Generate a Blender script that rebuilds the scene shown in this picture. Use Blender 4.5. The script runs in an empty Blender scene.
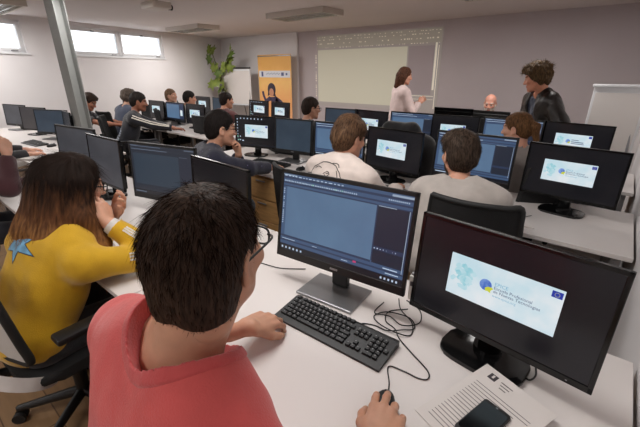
import bpy, bmesh, math, random
import numpy as np
from mathutils import Vector, Matrix
from mathutils.bvhtree import BVHTree
random.seed(7)
S = bpy.context.scene
COL = S.collection
R = math.radians
PI = math.pi

# ------------------------------------------------------------------ materials
def nodes_of(name):
    m = bpy.data.materials.new(name); m.use_nodes = True
    nt = m.node_tree; b = nt.nodes['Principled BSDF']
    return m, nt, b

def lin(c):
    return tuple((v/12.92 if v <= .04045 else ((v+.055)/1.055)**2.4) for v in c)

def rgb(r, g, b): return lin((r/255., g/255., b/255.))

def mat(name, c, rough=.6, metal=0., var=0., scale=20., bump=0., bscale=200., spec=.5, sheen=0., coord='Object', stretch=(1,1,1), sss=0.):
    """plain procedural material: colour with a little noise variation and an optional fine bump"""
    m, nt, b = nodes_of(name)
    b.inputs['Roughness'].default_value = rough; b.inputs['Metallic'].default_value = metal
    b.inputs['Specular IOR Level'].default_value = spec
    b.inputs['Base Color'].default_value = (*c, 1)
    if sheen: b.inputs['Sheen Weight'].default_value = sheen
    if sss:
        b.inputs['Subsurface Weight'].default_value = sss
        b.inputs['Subsurface Radius'].default_value = (.012, .004, .002); b.inputs['Subsurface Scale'].default_value = 1.0
    if var or bump:
        tc = nt.nodes.new('ShaderNodeTexCoord'); mp = nt.nodes.new('ShaderNodeMapping')
        mp.inputs['Scale'].default_value = stretch
        nt.links.new(tc.outputs[coord], mp.inputs['Vector'])
    if var:
        n = nt.nodes.new('ShaderNodeTexNoise'); n.inputs['Scale'].default_value = scale; n.inputs['Detail'].default_value = 4
        nt.links.new(mp.outputs[0], n.inputs['Vector'])
        r = nt.nodes.new('ShaderNodeValToRGB')
        r.color_ramp.elements[0].position = .3; r.color_ramp.elements[1].position = .7
        r.color_ramp.elements[0].color = (*[max(0, v*(1-var)) for v in c], 1)
        r.color_ramp.elements[1].color = (*[min(1, v*(1+var)) for v in c], 1)
        nt.links.new(n.outputs['Fac'], r.inputs['Fac']); nt.links.new(r.outputs['Color'], b.inputs['Base Color'])
    if bump:
        n2 = nt.nodes.new('ShaderNodeTexNoise'); n2.inputs['Scale'].default_value = bscale; n2.inputs['Detail'].default_value = 3
        nt.links.new(mp.outputs[0], n2.inputs['Vector'])
        bp = nt.nodes.new('ShaderNodeBump'); bp.inputs['Strength'].default_value = bump; bp.inputs['Distance'].default_value = .01
        nt.links.new(n2.outputs['Fac'], bp.inputs['Height']); nt.links.new(bp.outputs['Normal'], b.inputs['Normal'])
    return m

def glow(name, c, strength, rough=.3, var=None, scale=4., c2=None):
    """a lit screen: emission under a glossy cover; var = second colour mixed in by noise"""
    m, nt, b = nodes_of(name)
    b.inputs['Base Color'].default_value = (.01, .01, .012, 1); b.inputs['Roughness'].default_value = rough
    b.inputs['Emission Color'].default_value = (*c, 1); b.inputs['Emission Strength'].default_value = strength
    if var:
        tc = nt.nodes.new('ShaderNodeTexCoord'); n = nt.nodes.new('ShaderNodeTexNoise')
        n.inputs['Scale'].default_value = scale; n.inputs['Detail'].default_value = 3
        nt.links.new(tc.outputs['Object'], n.inputs['Vector'])
        r = nt.nodes.new('ShaderNodeValToRGB'); r.color_ramp.elements[0].position = .38; r.color_ramp.elements[1].position = .66
        r.color_ramp.elements[0].color = (*c, 1); r.color_ramp.elements[1].color = (*var, 1)
        nt.links.new(n.outputs['Fac'], r.inputs['Fac']); nt.links.new(r.outputs['Color'], b.inputs['Emission Color'])
    return m

# ------------------------------------------------------------------ objects
def tag(o, label=None, cat=None, group=None, kind=None):
    if label: o['label'] = label
    if cat: o['category'] = cat
    if group: o['group'] = group
    if kind: o['kind'] = kind
    return o

def empty(name, loc=(0, 0, 0), rz=0., label=None, cat=None, group=None):
    o = bpy.data.objects.new(name, None); COL.objects.link(o)
    o.empty_display_size = .05; o.location = loc; o.rotation_euler = (0, 0, rz)
    return tag(o, label, cat, group)

class MB:
    """collects boxes, bars, tubes ... and links them as ONE mesh object"""
    def __init__(s): s.bm = bmesh.new()
    def box(s, c, d, bev=0., rot=None, seg=2):
        r = bmesh.ops.create_cube(s.bm, size=1.); vs = r['verts']
        bmesh.ops.scale(s.bm, vec=d, verts=vs)
        if bev:
            es = list({e for v in vs for e in v.link_edges})
            q = bmesh.ops.bevel(s.bm, geom=es, offset=bev, segments=seg, affect='EDGES', profile=.5)
            vs = list({v for f in q['faces'] for v in f.verts} | {v for v in vs if v.is_valid})
        M = Matrix.Translation(c) @ (rot.to_4x4() if rot is not None else Matrix())
        bmesh.ops.transform(s.bm, matrix=M, verts=vs); return s
    def cyl(s, a, b, r1, r2=None, n=16, cap=True):
        a = Vector(a); b = Vector(b); d = b-a; L = d.length
        if r2 is None: r2 = r1
        q = d.to_track_quat('Z', 'Y').to_matrix().to_4x4()
        bmesh.ops.create_cone(s.bm, cap_ends=cap, segments=n, radius1=r1, radius2=r2, depth=L, matrix=Matrix.Translation((a+b)/2) @ q); return s
    def ball(s, c, r, n=12, rot=None):
        if not hasattr(r, '__len__'): r = (r, r, r)
        M = Matrix.Translation(c) @ (rot.to_4x4() if rot is not None else Matrix()) @ Matrix.Diagonal((*r, 1))
        bmesh.ops.create_uvsphere(s.bm, u_segments=n*2, v_segments=n, radius=1, matrix=M); return s
    def prism(s, pts, z0, z1, bev=0., M=None):
        """outline in xy extruded from z0 to z1"""
        vb = [s.bm.verts.new((x, y, z0)) for x, y in pts]; vt = [s.bm.verts.new((x, y, z1)) for x, y in pts]
        n = len(pts); fs = [s.bm.faces.new(vb[::-1]), s.bm.faces.new(vt)]
        for i in range(n): fs.append(s.bm.faces.new((vb[i], vb[(i+1) % n], vt[(i+1) % n], vt[i])))
        vs = vb+vt
        if bev:
            es = list({e for e in fs[1].edges} | {e for e in fs[0].edges})
            q = bmesh.ops.bevel(s.bm, geom=es, offset=bev, segments=2, affect='EDGES', profile=.5)
            vs = list({v for f in q['faces'] for v in f.verts} | {v for v in vs if v.is_valid})
        if M is not None: bmesh.ops.transform(s.bm, matrix=M, verts=vs)
        return s
    def tube(s, pts, r, n=8, smooth=6, closed=False):
        P = spline(pts, smooth) if smooth > 1 else [Vector(p) for p in pts]
        rings = []; up = Vector((0, 0, 1)); m = len(P)
        t0 = (P[1]-P[0]).normalized(); nrm = t0.orthogonal().normalized()
        for i, p in enumerate(P):
            t = (P[min(i+1, m-1)]-P[max(i-1, 0)]).normalized()
            nrm = (nrm - t*nrm.dot(t)); nrm = nrm.normalized() if nrm.length > 1e-6 else t.orthogonal().normalized()
            bn = t.cross(nrm); rr = r(i/(m-1)) if callable(r) else r
            rings.append([s.bm.verts.new(p + (nrm*math.cos(2*PI*k/n)+bn*math.sin(2*PI*k/n))*rr) for k in range(n)])
        for i in range(m-1):
            for k in range(n): s.bm.faces.new((rings[i][k], rings[i][(k+1) % n], rings[i+1][(k+1) % n], rings[i+1][k]))
        s.bm.faces.new(rings[0][::-1]); s.bm.faces.new(rings[-1]); return s
    def loft(s, rings, cap=True, closed=True):
        V = [[s.bm.verts.new(p) for p in r] for r in rings]; n = len(rings[0])
        for i in range(len(V)-1):
            for k in range(n if closed else n-1): s.bm.faces.new((V[i][k], V[i][(k+1) % n], V[i+1][(k+1) % n], V[i+1][k]))
        if cap: s.bm.faces.new(V[0][::-1]); s.bm.faces.new(V[-1])
        return s
    def sheet(s, x0, x1, z0, z1, y, M=None, nx=1):
        vs = [s.bm.verts.new(p) for p in ((x0, y, z0), (x1, y, z0), (x1, y, z1), (x0, y, z1))]
        s.bm.faces.new(vs)
        if M is not None: bmesh.ops.transform(s.bm, matrix=M, verts=vs)
        return s
    def build(s, name, m, parent=None, smooth=None, recalc=True):
        me = bpy.data.meshes.new(name)
        if recalc: bmesh.ops.recalc_face_normals(s.bm, faces=s.bm.faces)
        s.bm.to_mesh(me); s.bm.free()
        for q in (m if isinstance(m, (list, tuple)) else [m]): me.materials.append(q)
        if smooth is not None:
            for p in me.polygons: p.use_smooth = True
            me.set_sharp_from_angle(angle=R(smooth))
        o = bpy.data.objects.new(name, me); COL.objects.link(o)
        if parent is not None: o.parent = parent
        return o

def spline(pts, k=6):
    P = [Vector(p) for p in pts]; out = []
    for i in range(len(P)-1):
        a, b, c, d = P[max(i-1, 0)], P[i], P[i+1], P[min(i+2, len(P)-1)]
        for j in range(k):
            t = j/k; out.append(.5*((2*b)+(c-a)*t+(2*a-5*b+4*c-d)*t*t+(3*b-a-3*c+d)*t**3))
    out.append(P[-1]); return out

KIDS = {}
def copy_tree(o, parent=None):
    c = o.copy(); COL.objects.link(c); c.parent = parent
    for ch in list(o.children): copy_tree(ch, c)
    return c

def text_mesh(txt, size, align='LEFT'):
    cu = bpy.data.curves.new('writing', 'FONT'); cu.body = txt; cu.size = size; cu.align_x = align; cu.resolution_u = 2
    o = bpy.data.objects.new('writing', cu); COL.objects.link(o)
    dg = bpy.context.evaluated_depsgraph_get(); me = bpy.data.meshes.new_from_object(o.evaluated_get(dg))
    bpy.data.objects.remove(o); return me

def add_text(mb, txt, size, M, align='LEFT'):
    """text in the xy plane, moved by M into the mesh builder"""
    me = text_mesh(txt, size, align); n0 = len(mb.bm.verts)
    me.transform(M); mb.bm.from_mesh(me); bpy.data.meshes.remove(me)
STAND = Matrix.Rotation(PI/2, 4, 'X')      # xy -> xz, reading from -y

# ------------------------------------------------------------------ palette
M = {}
M['wall'] = mat('painted_wall', rgb(226, 223, 224), .85, var=.03, scale=1.2, bump=.08, bscale=120)
M['wall_grey'] = mat('grey_painted_wall', rgb(192, 182, 184), .85, var=.03, scale=1.2, bump=.08, bscale=120)
M['ceiling'] = mat('ceiling_paint', rgb(212, 205, 203), .9, var=.03, scale=.8, bump=.05, bscale=90)
M['white_pvc'] = mat('window_frame_white', rgb(225, 226, 228), .45)
M['desk'] = mat('white_laminate', rgb(218, 212, 209), .42, var=.015, scale=3., bump=.015, bscale=500)
M['desk_edge'] = mat('desk_edge_band', rgb(196, 188, 180), .5)
M['grey_metal'] = mat('grey_metal_leg', rgb(150, 150, 152), .4, metal=.6)
M['white_panel'] = mat('white_panel', rgb(205, 202, 200), .55, var=.02, scale=3)
M['wood'] = mat('light_wood_panel', rgb(196, 152, 98), .55, var=.14, scale=6, stretch=(1, 1, 9), bump=.03, bscale=60)
M['steel'] = mat('column_grey_paint', rgb(138, 140, 138), .55, var=.06, scale=6)
M['steel_dark'] = mat('column_web_grey', rgb(96, 97, 96), .6, var=.06, scale=6)
M['black'] = mat('black_plastic', rgb(17, 17, 18), .42, bump=.02, bscale=900)
M['black_gloss'] = mat('gloss_black_plastic', rgb(12, 12, 13), .16)
M['black_matte'] = mat('matte_black_plastic', rgb(24, 24, 25), .65, bump=.05, bscale=700)
M['mesh'] = mat('black_chair_mesh', rgb(20, 20, 22), .8, bump=.5, bscale=420)
M['grey_mesh'] = mat('pale_chair_mesh', rgb(196, 192, 188), .8, bump=.5, bscale=300)
M['silver'] = mat('brushed_silver', rgb(150, 150, 152), .34, metal=.85, bump=.02, bscale=300, stretch=(1, 30, 1))
M['key'] = mat('keycap_black', rgb(27, 27, 28), .5, bump=.03, bscale=900)
M['legend'] = mat('key_legend_grey', rgb(120, 120, 120), .6)
M['cable'] = mat('black_cable', rgb(20, 19, 19), .5)
M['paper'] = mat('white_paper', rgb(214, 208, 204), .8)
M['ink'] = mat('grey_ink', rgb(96, 90, 92), .8)
M['ink_dark'] = mat('dark_ink', rgb(60, 54, 58), .8)
M['white_plastic'] = mat('white_plastic', rgb(220, 217, 210), .4)
M['floor'] = None
M['lamp_body'] = mat('lamp_housing', rgb(196, 186, 176), .45)
M['louvre'] = mat('lamp_louvre', rgb(190, 186, 180), .25, metal=.8)
M['lamp_dark'] = mat('lamp_inside', rgb(110, 102, 96), .5)
def floor_mat():
    m, nt, b = nodes_of('wood_laminate_floor')
    tc = nt.nodes.new('ShaderNodeTexCoord'); br = nt.nodes.new('ShaderNodeTexBrick')
    br.inputs['Scale'].default_value = 1.; br.inputs['Brick Width'].default_value = 1.2; br.inputs['Row Height'].default_value = .19
    br.inputs['Mortar Size'].default_value = .003
    br.inputs['Color1'].default_value = (*rgb(158, 124, 88), 1); br.inputs['Color2'].default_value = (*rgb(142, 110, 76), 1)
    br.inputs['Mortar'].default_value = (*rgb(96, 66, 40), 1)
    n = nt.nodes.new('ShaderNodeTexNoise'); n.inputs['Scale'].default_value = 3; n.inputs['Detail'].default_value = 6
    mp = nt.nodes.new('ShaderNodeMapping'); mp.inputs['Scale'].default_value = (1, 12, 1)
    mx = nt.nodes.new('ShaderNodeMix'); mx.data_type = 'RGBA'; mx.blend_type = 'MULTIPLY'; mx.inputs['Factor'].default_value = .45
    nt.links.new(tc.outputs['Object'], br.inputs['Vector']); nt.links.new(tc.outputs['Object'], mp.inputs['Vector'])
    nt.links.new(mp.outputs[0], n.inputs['Vector']); nt.links.new(br.outputs['Color'], mx.inputs['A']); nt.links.new(n.outputs['Fac'], mx.inputs['B'])
    nt.links.new(mx.outputs['Result'], b.inputs['Base Color']); b.inputs['Roughness'].default_value = .45
    return m
M['floor'] = floor_mat()

# ------------------------------------------------------------------ the room
HC = 2.5                                   # ceiling height
YF = 7.25                                  # far wall
XR = .225                                  # right wall
YB = -2.6                                  # wall behind the photographer
def WL(t, off=0.):                         # a point of the slanted window wall, t metres from the far corner
    d = Vector((.238, -1, 0)).normalized(); n = Vector((1, .238, 0)).normalized()
    return Vector((-9.62, YF, 0)) + d*t + n*off
LW = (YF-YB)*Vector((.238, -1, 0)).length
def struct(o): o['kind'] = 'structure'; return o
m = MB(); c = WL(LW)
m.prism([(-9.9, YF+.2), (-9.9+.238*(YF-YB+.4), YB-.2), (XR+.2, YB-.2), (XR+.2, YF+.2)], -.06, 0); struct(m.build('floor', M['floor']))
m = MB(); m.prism([(-9.9, YF+.2), (-9.9+.238*(YF-YB+.4), YB-.2), (XR+.2, YB-.2), (XR+.2, YF+.2)], HC, HC+.08); struct(m.build('ceiling', M['ceiling']))
# far wall with a shallow step forward at its left
m = MB(); m.box(((-9.9+XR+.2)/2, YF+.1, HC/2), (XR+.2+9.9, .2, HC)); struct(m.build('wall_far', M['wall_grey']))
m = MB(); m.box(((-9.75-6.58)/2, YF-.03, HC/2), (9.75-6.58, .06, HC)); struct(m.build('trim_1', M['wall']))
m = MB(); m.box((XR+.1, (YF+YB)/2, HC/2), (.2, YF-YB+.4, HC)); struct(m.build('wall_right', M['wall']))
m = MB(); m.box(((-8+XR)/2, YB-.1, HC/2), (9.5, .2, HC)); struct(m.build('wall_back', M['wall']))
# window wall: solid below the sills, above the heads and between the openings
rotL = Matrix.Rotation(math.atan2(-1, .238), 3, 'Z')     # local x runs along the wall from the far corner
WINS = [(2.20, 4.55), (5.25, 7.6), (8.15, 9.6)]          # along the wall from the far corner
Z0, Z1 = 1.91, 2.43
m = MB()
def wl_box(mb, t0, t1, z0, z1, o0, o1, bev=0.):
    c = (WL(t0, (o0+o1)/2)+WL(t1, (o0+o1)/2))/2
    mb.box((c.x, c.y, (z0+z1)/2), (t1-t0, o1-o0, z1-z0), bev, rotL)
wl_box(m, -.2, LW+.2, 0, Z0, -.22, 0); wl_box(m, -.2, LW+.2, Z1, HC, -.22, 0)
ts = [-.2]+[v for w in WINS for v in w]+[LW+.2]
for a, b in zip(ts[::2], ts[1::2]): wl_box(m, a, b, Z0, Z1, -.22, 0)
struct(m.build('wall_left', M['wall']))
for i, (a, b) in enumerate(WINS):
    root = struct(empty('window_%d' % (i+1), WL((a+b)/2)+Vector((0, 0, Z0))))
    inv = root.matrix_world.copy(); off = -Vector(root.location)
    def part(name, mm, boxes):
        mb = MB()
        for q in boxes: wl_box(mb, *q)
        bmesh.ops.translate(mb.bm, vec=off, verts=mb.bm.verts)
        return mb.build(name, mm, root)
    mid = (a+b)/2; d0, d1 = -.09, -.03
    part('window_frame', M['white_pvc'], [(a, b, Z0, Z0+.035, d0, d1), (a, b, Z1-.035, Z1, d0, d1), (a, a+.035, Z0, Z1, d0, d1), (b-.035, b, Z0, Z1, d0, d1), (mid-.03, mid+.03, Z0, Z1, d0, d1)])
    part('window_sill', M['white_pvc'], [(a-.03, b+.03, Z0-.025, Z0, -.05, .03)])
    for p, q in ((a+.035, mid-.03), (mid+.03, b-.035)):
        part('sash', M['white_pvc'], [(p, q, Z0+.035, Z0+.075, d0+.02, d1+.015), (p, q, Z1-.075, Z1-.035, d0+.02, d1+.015), (p, p+.04, Z0+.035, Z1-.035, d0+.02, d1+.015), (q-.04, q, Z0+.035, Z1-.035, d0+.02, d1+.015)])
        part('latch', M['black'], [((p+q)/2-.03, (p+q)/2+.03, Z1-.07, Z1-.05, d1+.015, d1+.04)])
        part('hinge', M['grey_metal'], [(p+.1, p+.2, Z0+.025, Z0+.045, d1+.01, d1+.03)])
        g = bpy.data.materials.get('window_glass')
        if not g:
            g, nt, bs = nodes_of('window_glass'); bs.inputs['Transmission Weight'].default_value = 1.; bs.inputs['Roughness'].default_value = 0.; bs.inputs['IOR'].default_value = 1.02
        part('pane', g, [(p+.04, q-.04, Z0+.075, Z1-.075, -.065, -.06)])
# the overcast sky seen through the windows is the world itself
W = bpy.data.worlds.new('overcast'); S.world = W; W.use_nodes = True
bg = W.node_tree.nodes['Background']; bg.inputs['Color'].default_value = (.90, .95, 1., 1); bg.inputs['Strength'].default_value = 3.0
# skirting
m = MB(); m.box(((-9.5+XR)/2, YF-.068, .04), (9.7, .015, .08)); struct(m.build('baseboard_far', M['white_panel']))
m = MB(); wl_box(m, .1, LW, 0, .08, 0, .012); struct(m.build('baseboard_left', M['white_panel']))

# steel column (H section) standing between the left rows
m = MB()
rc = Matrix.Rotation(R(18), 3, 'Z')
for s in (-1, 1): m.box(Vector((-5.33, 1.74, HC/2))+rc@Vector((0, s*.066, 0)), (.14, .012, HC), 0, rc)
m.box((-5.33, 1.74, HC/2), (.010, .12, HC), 0, rc)
m.box((-5.33, 1.74, .01), (.24, .24, .02), 0, rc)
tag(m.build('steel_column', M['steel']), 'tall grey steel H-section column rising to the ceiling at left', 'column', kind='structure')
# ------------------------------------------------------------------ ceiling lamps, projector
tube_mat = glow('lamp_tube_lit', (1., .95, .88), 2.2)
def lamp():
    root = empty('ceiling_lamp')
    m = MB(); w, d, h = 1.22, .52, .075
    m.box((0, 0, -.012), (w, d, .024), .006)
    for s in (-1, 1): m.box((0, s*(d/2-.012), -.045), (w, .024, .075), .006); m.box((s*(w/2-.012), 0, -.045), (.024, d-.04, .075), .006)
    m.build('lamp_housing', M['lamp_body'], root)
    m = MB()
    for i in range(21): m.box((-w/2+.05+i*(w-.1)/20, 0, -.06), (.004, d-.06, .035))
    for y in (-.135, 0, .135): m.box((0, y, -.06), (w-.06, .012, .04))
    m.build('louvre', M['louvre'], root)
    for y in (-.18, -.06, .06, .18):
        m = MB(); m.cyl((-w/2+.04, y, -.036), (w/2-.04, y, -.036), .008, n=8); m.build('lamp_tube', tube_mat, root)
    return root
L0 = lamp()
spots = [(-4.35, 4.93, 'louvred ceiling lamp nearest the projected picture'), (-7.55, 4.95, 'louvred ceiling lamp in the far left corner near the windows'),
         (-7.15, 1.55, 'louvred ceiling lamp at the top left beside the steel column'), (-4.55, 1.9, 'louvred ceiling lamp just in view between column and projector'),
         (-1.25, 4.93, 'louvred ceiling lamp cut by the top edge above the grey wall')]
for i, (x, y, lb) in enumerate(spots):
    o = L0 if i == 0 else copy_tree(L0)
    o.location = (x, y, HC); tag(o, lb, 'ceiling lamp', 'louvred ceiling lamps')
root = empty('projector', (-5.02, 2.80, HC), 0, 'pale ceiling projector hanging at the top edge left of centre', 'projector')
m = MB(); m.cyl((0, 0, 0), (0, 0, -.05), .03); m.box((0, 0, -.055), (.16, .16, .01)); m.build('mount', M['lamp_body'], root, 40)
m = MB(); m.box((0, 0, -.10), (.32, .26, .08), .015); m.build('projector_body', M['lamp_body'], root, 40)
m = MB(); m.cyl((.08, .13, -.11), (.08, .17, -.11), .035, n=20); m.build('lens', M['black_gloss'], root, 40)

# ------------------------------------------------------------------ projected picture on the far wall
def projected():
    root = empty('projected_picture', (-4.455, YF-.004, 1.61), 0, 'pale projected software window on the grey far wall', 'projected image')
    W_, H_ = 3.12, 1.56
    def pt(u, v):       # keystone: the right edge is set slightly in
        return Vector((-W_/2+u*W_-.02*v, 0, -H_/2+v*H_))
    def quad(mb, u0, u1, v0, v1, y):
        vs = [mb.bm.verts.new(pt(u, v)+Vector((0, y, 0))) for u, v in ((u0, v0), (u1, v0), (u1, v1), (u0, v1))]; mb.bm.faces.new(vs)
    pm = lambda n, c, s: glow(n, c, s, .9)
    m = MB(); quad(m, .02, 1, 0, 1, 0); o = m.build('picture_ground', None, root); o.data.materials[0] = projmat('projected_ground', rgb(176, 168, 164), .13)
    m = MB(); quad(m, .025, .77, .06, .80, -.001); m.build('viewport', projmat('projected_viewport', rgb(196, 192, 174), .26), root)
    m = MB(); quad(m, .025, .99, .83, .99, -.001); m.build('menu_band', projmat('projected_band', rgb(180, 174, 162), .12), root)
    m = MB(); rnd = random.Random(3)
    for row, (v, n, sz) in enumerate(((.97, 70, .005), (.935, 60, .006), (.885, 55, .009), (.83, 30, .005))):
        u = .02
        while u < .98:
            w = rnd.uniform(.004, .013)
            if rnd.random() < .62: quad(m, u, u+w, v-sz, v+sz*rnd.uniform(.2, 1), -.002)
            u += w+rnd.uniform(.004, .02)
    for v in np.linspace(.1, .78, 22):
        if rnd.random() < .7: quad(m, 0., .012, v, v+rnd.uniform(.008, .022), -.002)
    quad(m, .955, .968, .28, .83, -.002); quad(m, .975, .98, .05, .8, -.002); quad(m, .75, .97, .2, .207, -.002); quad(m, .75, .97, .16, .165, -.002)
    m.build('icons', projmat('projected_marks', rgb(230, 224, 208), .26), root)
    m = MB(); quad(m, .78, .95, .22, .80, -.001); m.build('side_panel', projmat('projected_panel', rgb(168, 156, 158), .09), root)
def projmat(n, c, e):  # projector light put into the sheet's own colour and a faint glow
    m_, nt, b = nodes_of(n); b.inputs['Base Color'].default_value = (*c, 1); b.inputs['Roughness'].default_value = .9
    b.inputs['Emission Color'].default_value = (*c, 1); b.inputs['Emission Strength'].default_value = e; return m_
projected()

# ------------------------------------------------------------------ banner, flip charts, ivy
def banner():
    root = empty('roll_up_banner', (-7.16, YF-.30, 0), 0, 'orange roll-up banner with a jumping figure by the far wall', 'banner')
    W_, H_ = 1.20, 1.93
    m = MB(); m.box((0, 0, .05), (W_+.04, .1, .08), .02); m.build('banner_base', M['silver'], root, 40)
    m = MB(); m.box((0, 0, H_+.05), (W_, .025, .025), .006); m.build('top_rail', M['silver'], root, 40)
    mm, nt, b = nodes_of('banner_print'); b.inputs['Roughness'].default_value = .6
    tc = nt.nodes.new('ShaderNodeTexCoord'); sp = nt.nodes.new('ShaderNodeSeparateXYZ'); nz = nt.nodes.new('ShaderNodeTexNoise'); nz.inputs['Scale'].default_value = 3
    mp = nt.nodes.new('ShaderNodeMapRange'); mp.inputs['From Max'].default_value = 2.; ad = nt.nodes.new('ShaderNodeMath'); ad.operation = 'MULTIPLY_ADD'; ad.inputs[1].default_value = .25
    r = nt.nodes.new('ShaderNodeValToRGB'); e = r.color_ramp.elements
    e[0].position = .1; e[0].color = (*rgb(232, 182, 140), 1); e[1].position = 1.; e[1].color = (*rgb(228, 172, 92), 1)
    q = e.new(.55); q.color = (*rgb(236, 168, 108), 1); q = e.new(.8); q.color = (*rgb(240, 190, 114), 1)
    nt.links.new(tc.outputs['Object'], sp.inputs[0]); nt.links.new(tc.outputs['Object'], nz.inputs['Vector'])
    nt.links.new(sp.outputs['Z'], mp.inputs['Value']); nt.links.new(nz.outputs['Fac'], ad.inputs[0]); nt.links.new(mp.outputs[0], ad.inputs[2])
    nt.links.new(ad.outputs[0], r.inputs['Fac']); nt.links.new(r.outputs['Color'], b.inputs['Base Color'])
    m = MB(); m.box((0, 0, .08+H_/2), (W_, .003, H_)); sheet = m.build('printed_sheet', mm, root)
    y = -.004
    m = MB(); m.box((0, y, 1.55), (W_*.94, .002, .16)); m.build('title_band', mat('banner_band', rgb(214, 216, 222), .6), sheet)
    m = MB(); m.box((-.44, y-.002, 1.55), (.07, .002, .12)); m.box((.30, y-.002, 1.55), (.09, .002, .08)); m.box((.44, y-.002, 1.55), (.06, .002, .05))
    for i in range(14): m.box((-.28+i*.036, y-.002, 1.56+.012*((i*7) % 3-1)), (.022, .002, .018))
    m.build('emblems', mat('banner_emblem', rgb(86, 92, 130), .6), sheet)
    # a generic leaping figure in flat colours
    def poly(mb, pts, yy):
        mb.bm.faces.new([mb.bm.verts.new((x, yy, z)) for x, z in pts])
    dk = mat('banner_figure_dark', rgb(58, 50, 66), .6); sk = mat('banner_figure_skin', rgb(196, 140, 110), .6); cl = mat('banner_figure_clothes', rgb(66, 58, 84), .6)
    def limb(mb, pts, ws, yy):
        L_, R_ = [], []
        for i, p in enumerate(pts):
            p = Vector(p); t = (Vector(pts[min(i+1, len(pts)-1)])-Vector(pts[max(i-1, 0)])).normalized(); n = Vector((-t.y, t.x))
            L_.append(p+n*ws[i]); R_.append(p-n*ws[i])
        for i in range(len(pts)-1): poly(mb, [L_[i], L_[i+1], R_[i+1], R_[i]], yy)
    m = MB(); poly(m, [(-.12+.15*math.cos(a), 1.17+.165*math.sin(a)) for a in np.linspace(0, 2*PI, 20, False)], y); poly(m, [(-.02, 1.14), (.04, .98), (-.06, 1.02)], y)
    poly(m, [(-.25, 1.14), (-.28, 1.0), (-.2, 1.04)], y); m.build('figure_hair', dk, sheet)
    m = MB(); poly(m, [(-.13+.085*math.cos(a), 1.10+.1*math.sin(a)) for a in np.linspace(0, 2*PI, 16, False)], y-.001)
    limb(m, [(-.02, .70), (-.04, .5), (-.12, .32)], [.075, .055, .05], y-.0005); limb(m, [(.12, .72), (.24, .58), (.20, .42)], [.08, .06, .05], y-.0005); m.build('figure_skin', sk, sheet)
    m = MB(); poly(m, [(-.22, .98), (.04, 1.0), (.14, .88), (.16, .70), (-.10, .66), (-.14, .84)], y)
    limb(m, [(-.18, .95), (-.36, .88), (-.44, 1.02), (-.46, 1.12)], [.06, .05, .04, .04], y); limb(m, [(.02, .95), (.22, .86), (.36, .74), (.44, .66)], [.06, .05, .04, .05], y)
    limb(m, [(.20, .44), (.24, .34), (.30, .30)], [.06, .05, .03], y); m.build('figure_clothes', cl, sheet)
banner()

def flip_chart(name, loc, rz, w, z0, z1, label, rail, rail_h=.04):
    root = empty(name, loc, rz, label, 'flip chart')
    m = MB(); m.box((0, 0, (z0+z1)/2), (w, .022, z1-z0), .004); m.build('board', M['white_pvc'], root)
    m = MB(); m.box((0, -.018, z1-rail_h/2), (w+.03, .05, rail_h), .006); m.build('clamp_rail', rail, root, 40)
    m = MB(); m.box((0, -.015, (z0+z1)/2-.03), (w-.05, .006, z1-z0-.12)); m.build('paper_pad', M['paper'], root)
    for s in (-1, 1):
        m = MB(); m.cyl((s*(w/2-.08), .02, z1-.1), (s*(w/2-.0), -.06, 0), .014, n=10); m.build('leg', M['grey_metal'], root, 40)
    m = MB(); m.cyl((0, .03, z1-.1), (0, .46, 0), .014, n=10); m.build('leg', M['grey_metal'], root, 40)
    m = MB(); m.box((0, -.05, z0-.01), (w*.8, .09, .012), .004); m.build('pen_tray', M['grey_metal'], root)
flip_chart('flip_chart', (-8.42, 6.7, 0), R(8), 1.08, .75, 1.72, 'white flip chart with black top clamp between ivy and banner', M['black'])
flip_chart('flip_chart', (-.065, 5.3, 0), 0, .49, .50, 1.475, 'white flip chart with white top rail beside the right wall', M['white_pvc'], .03)

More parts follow.
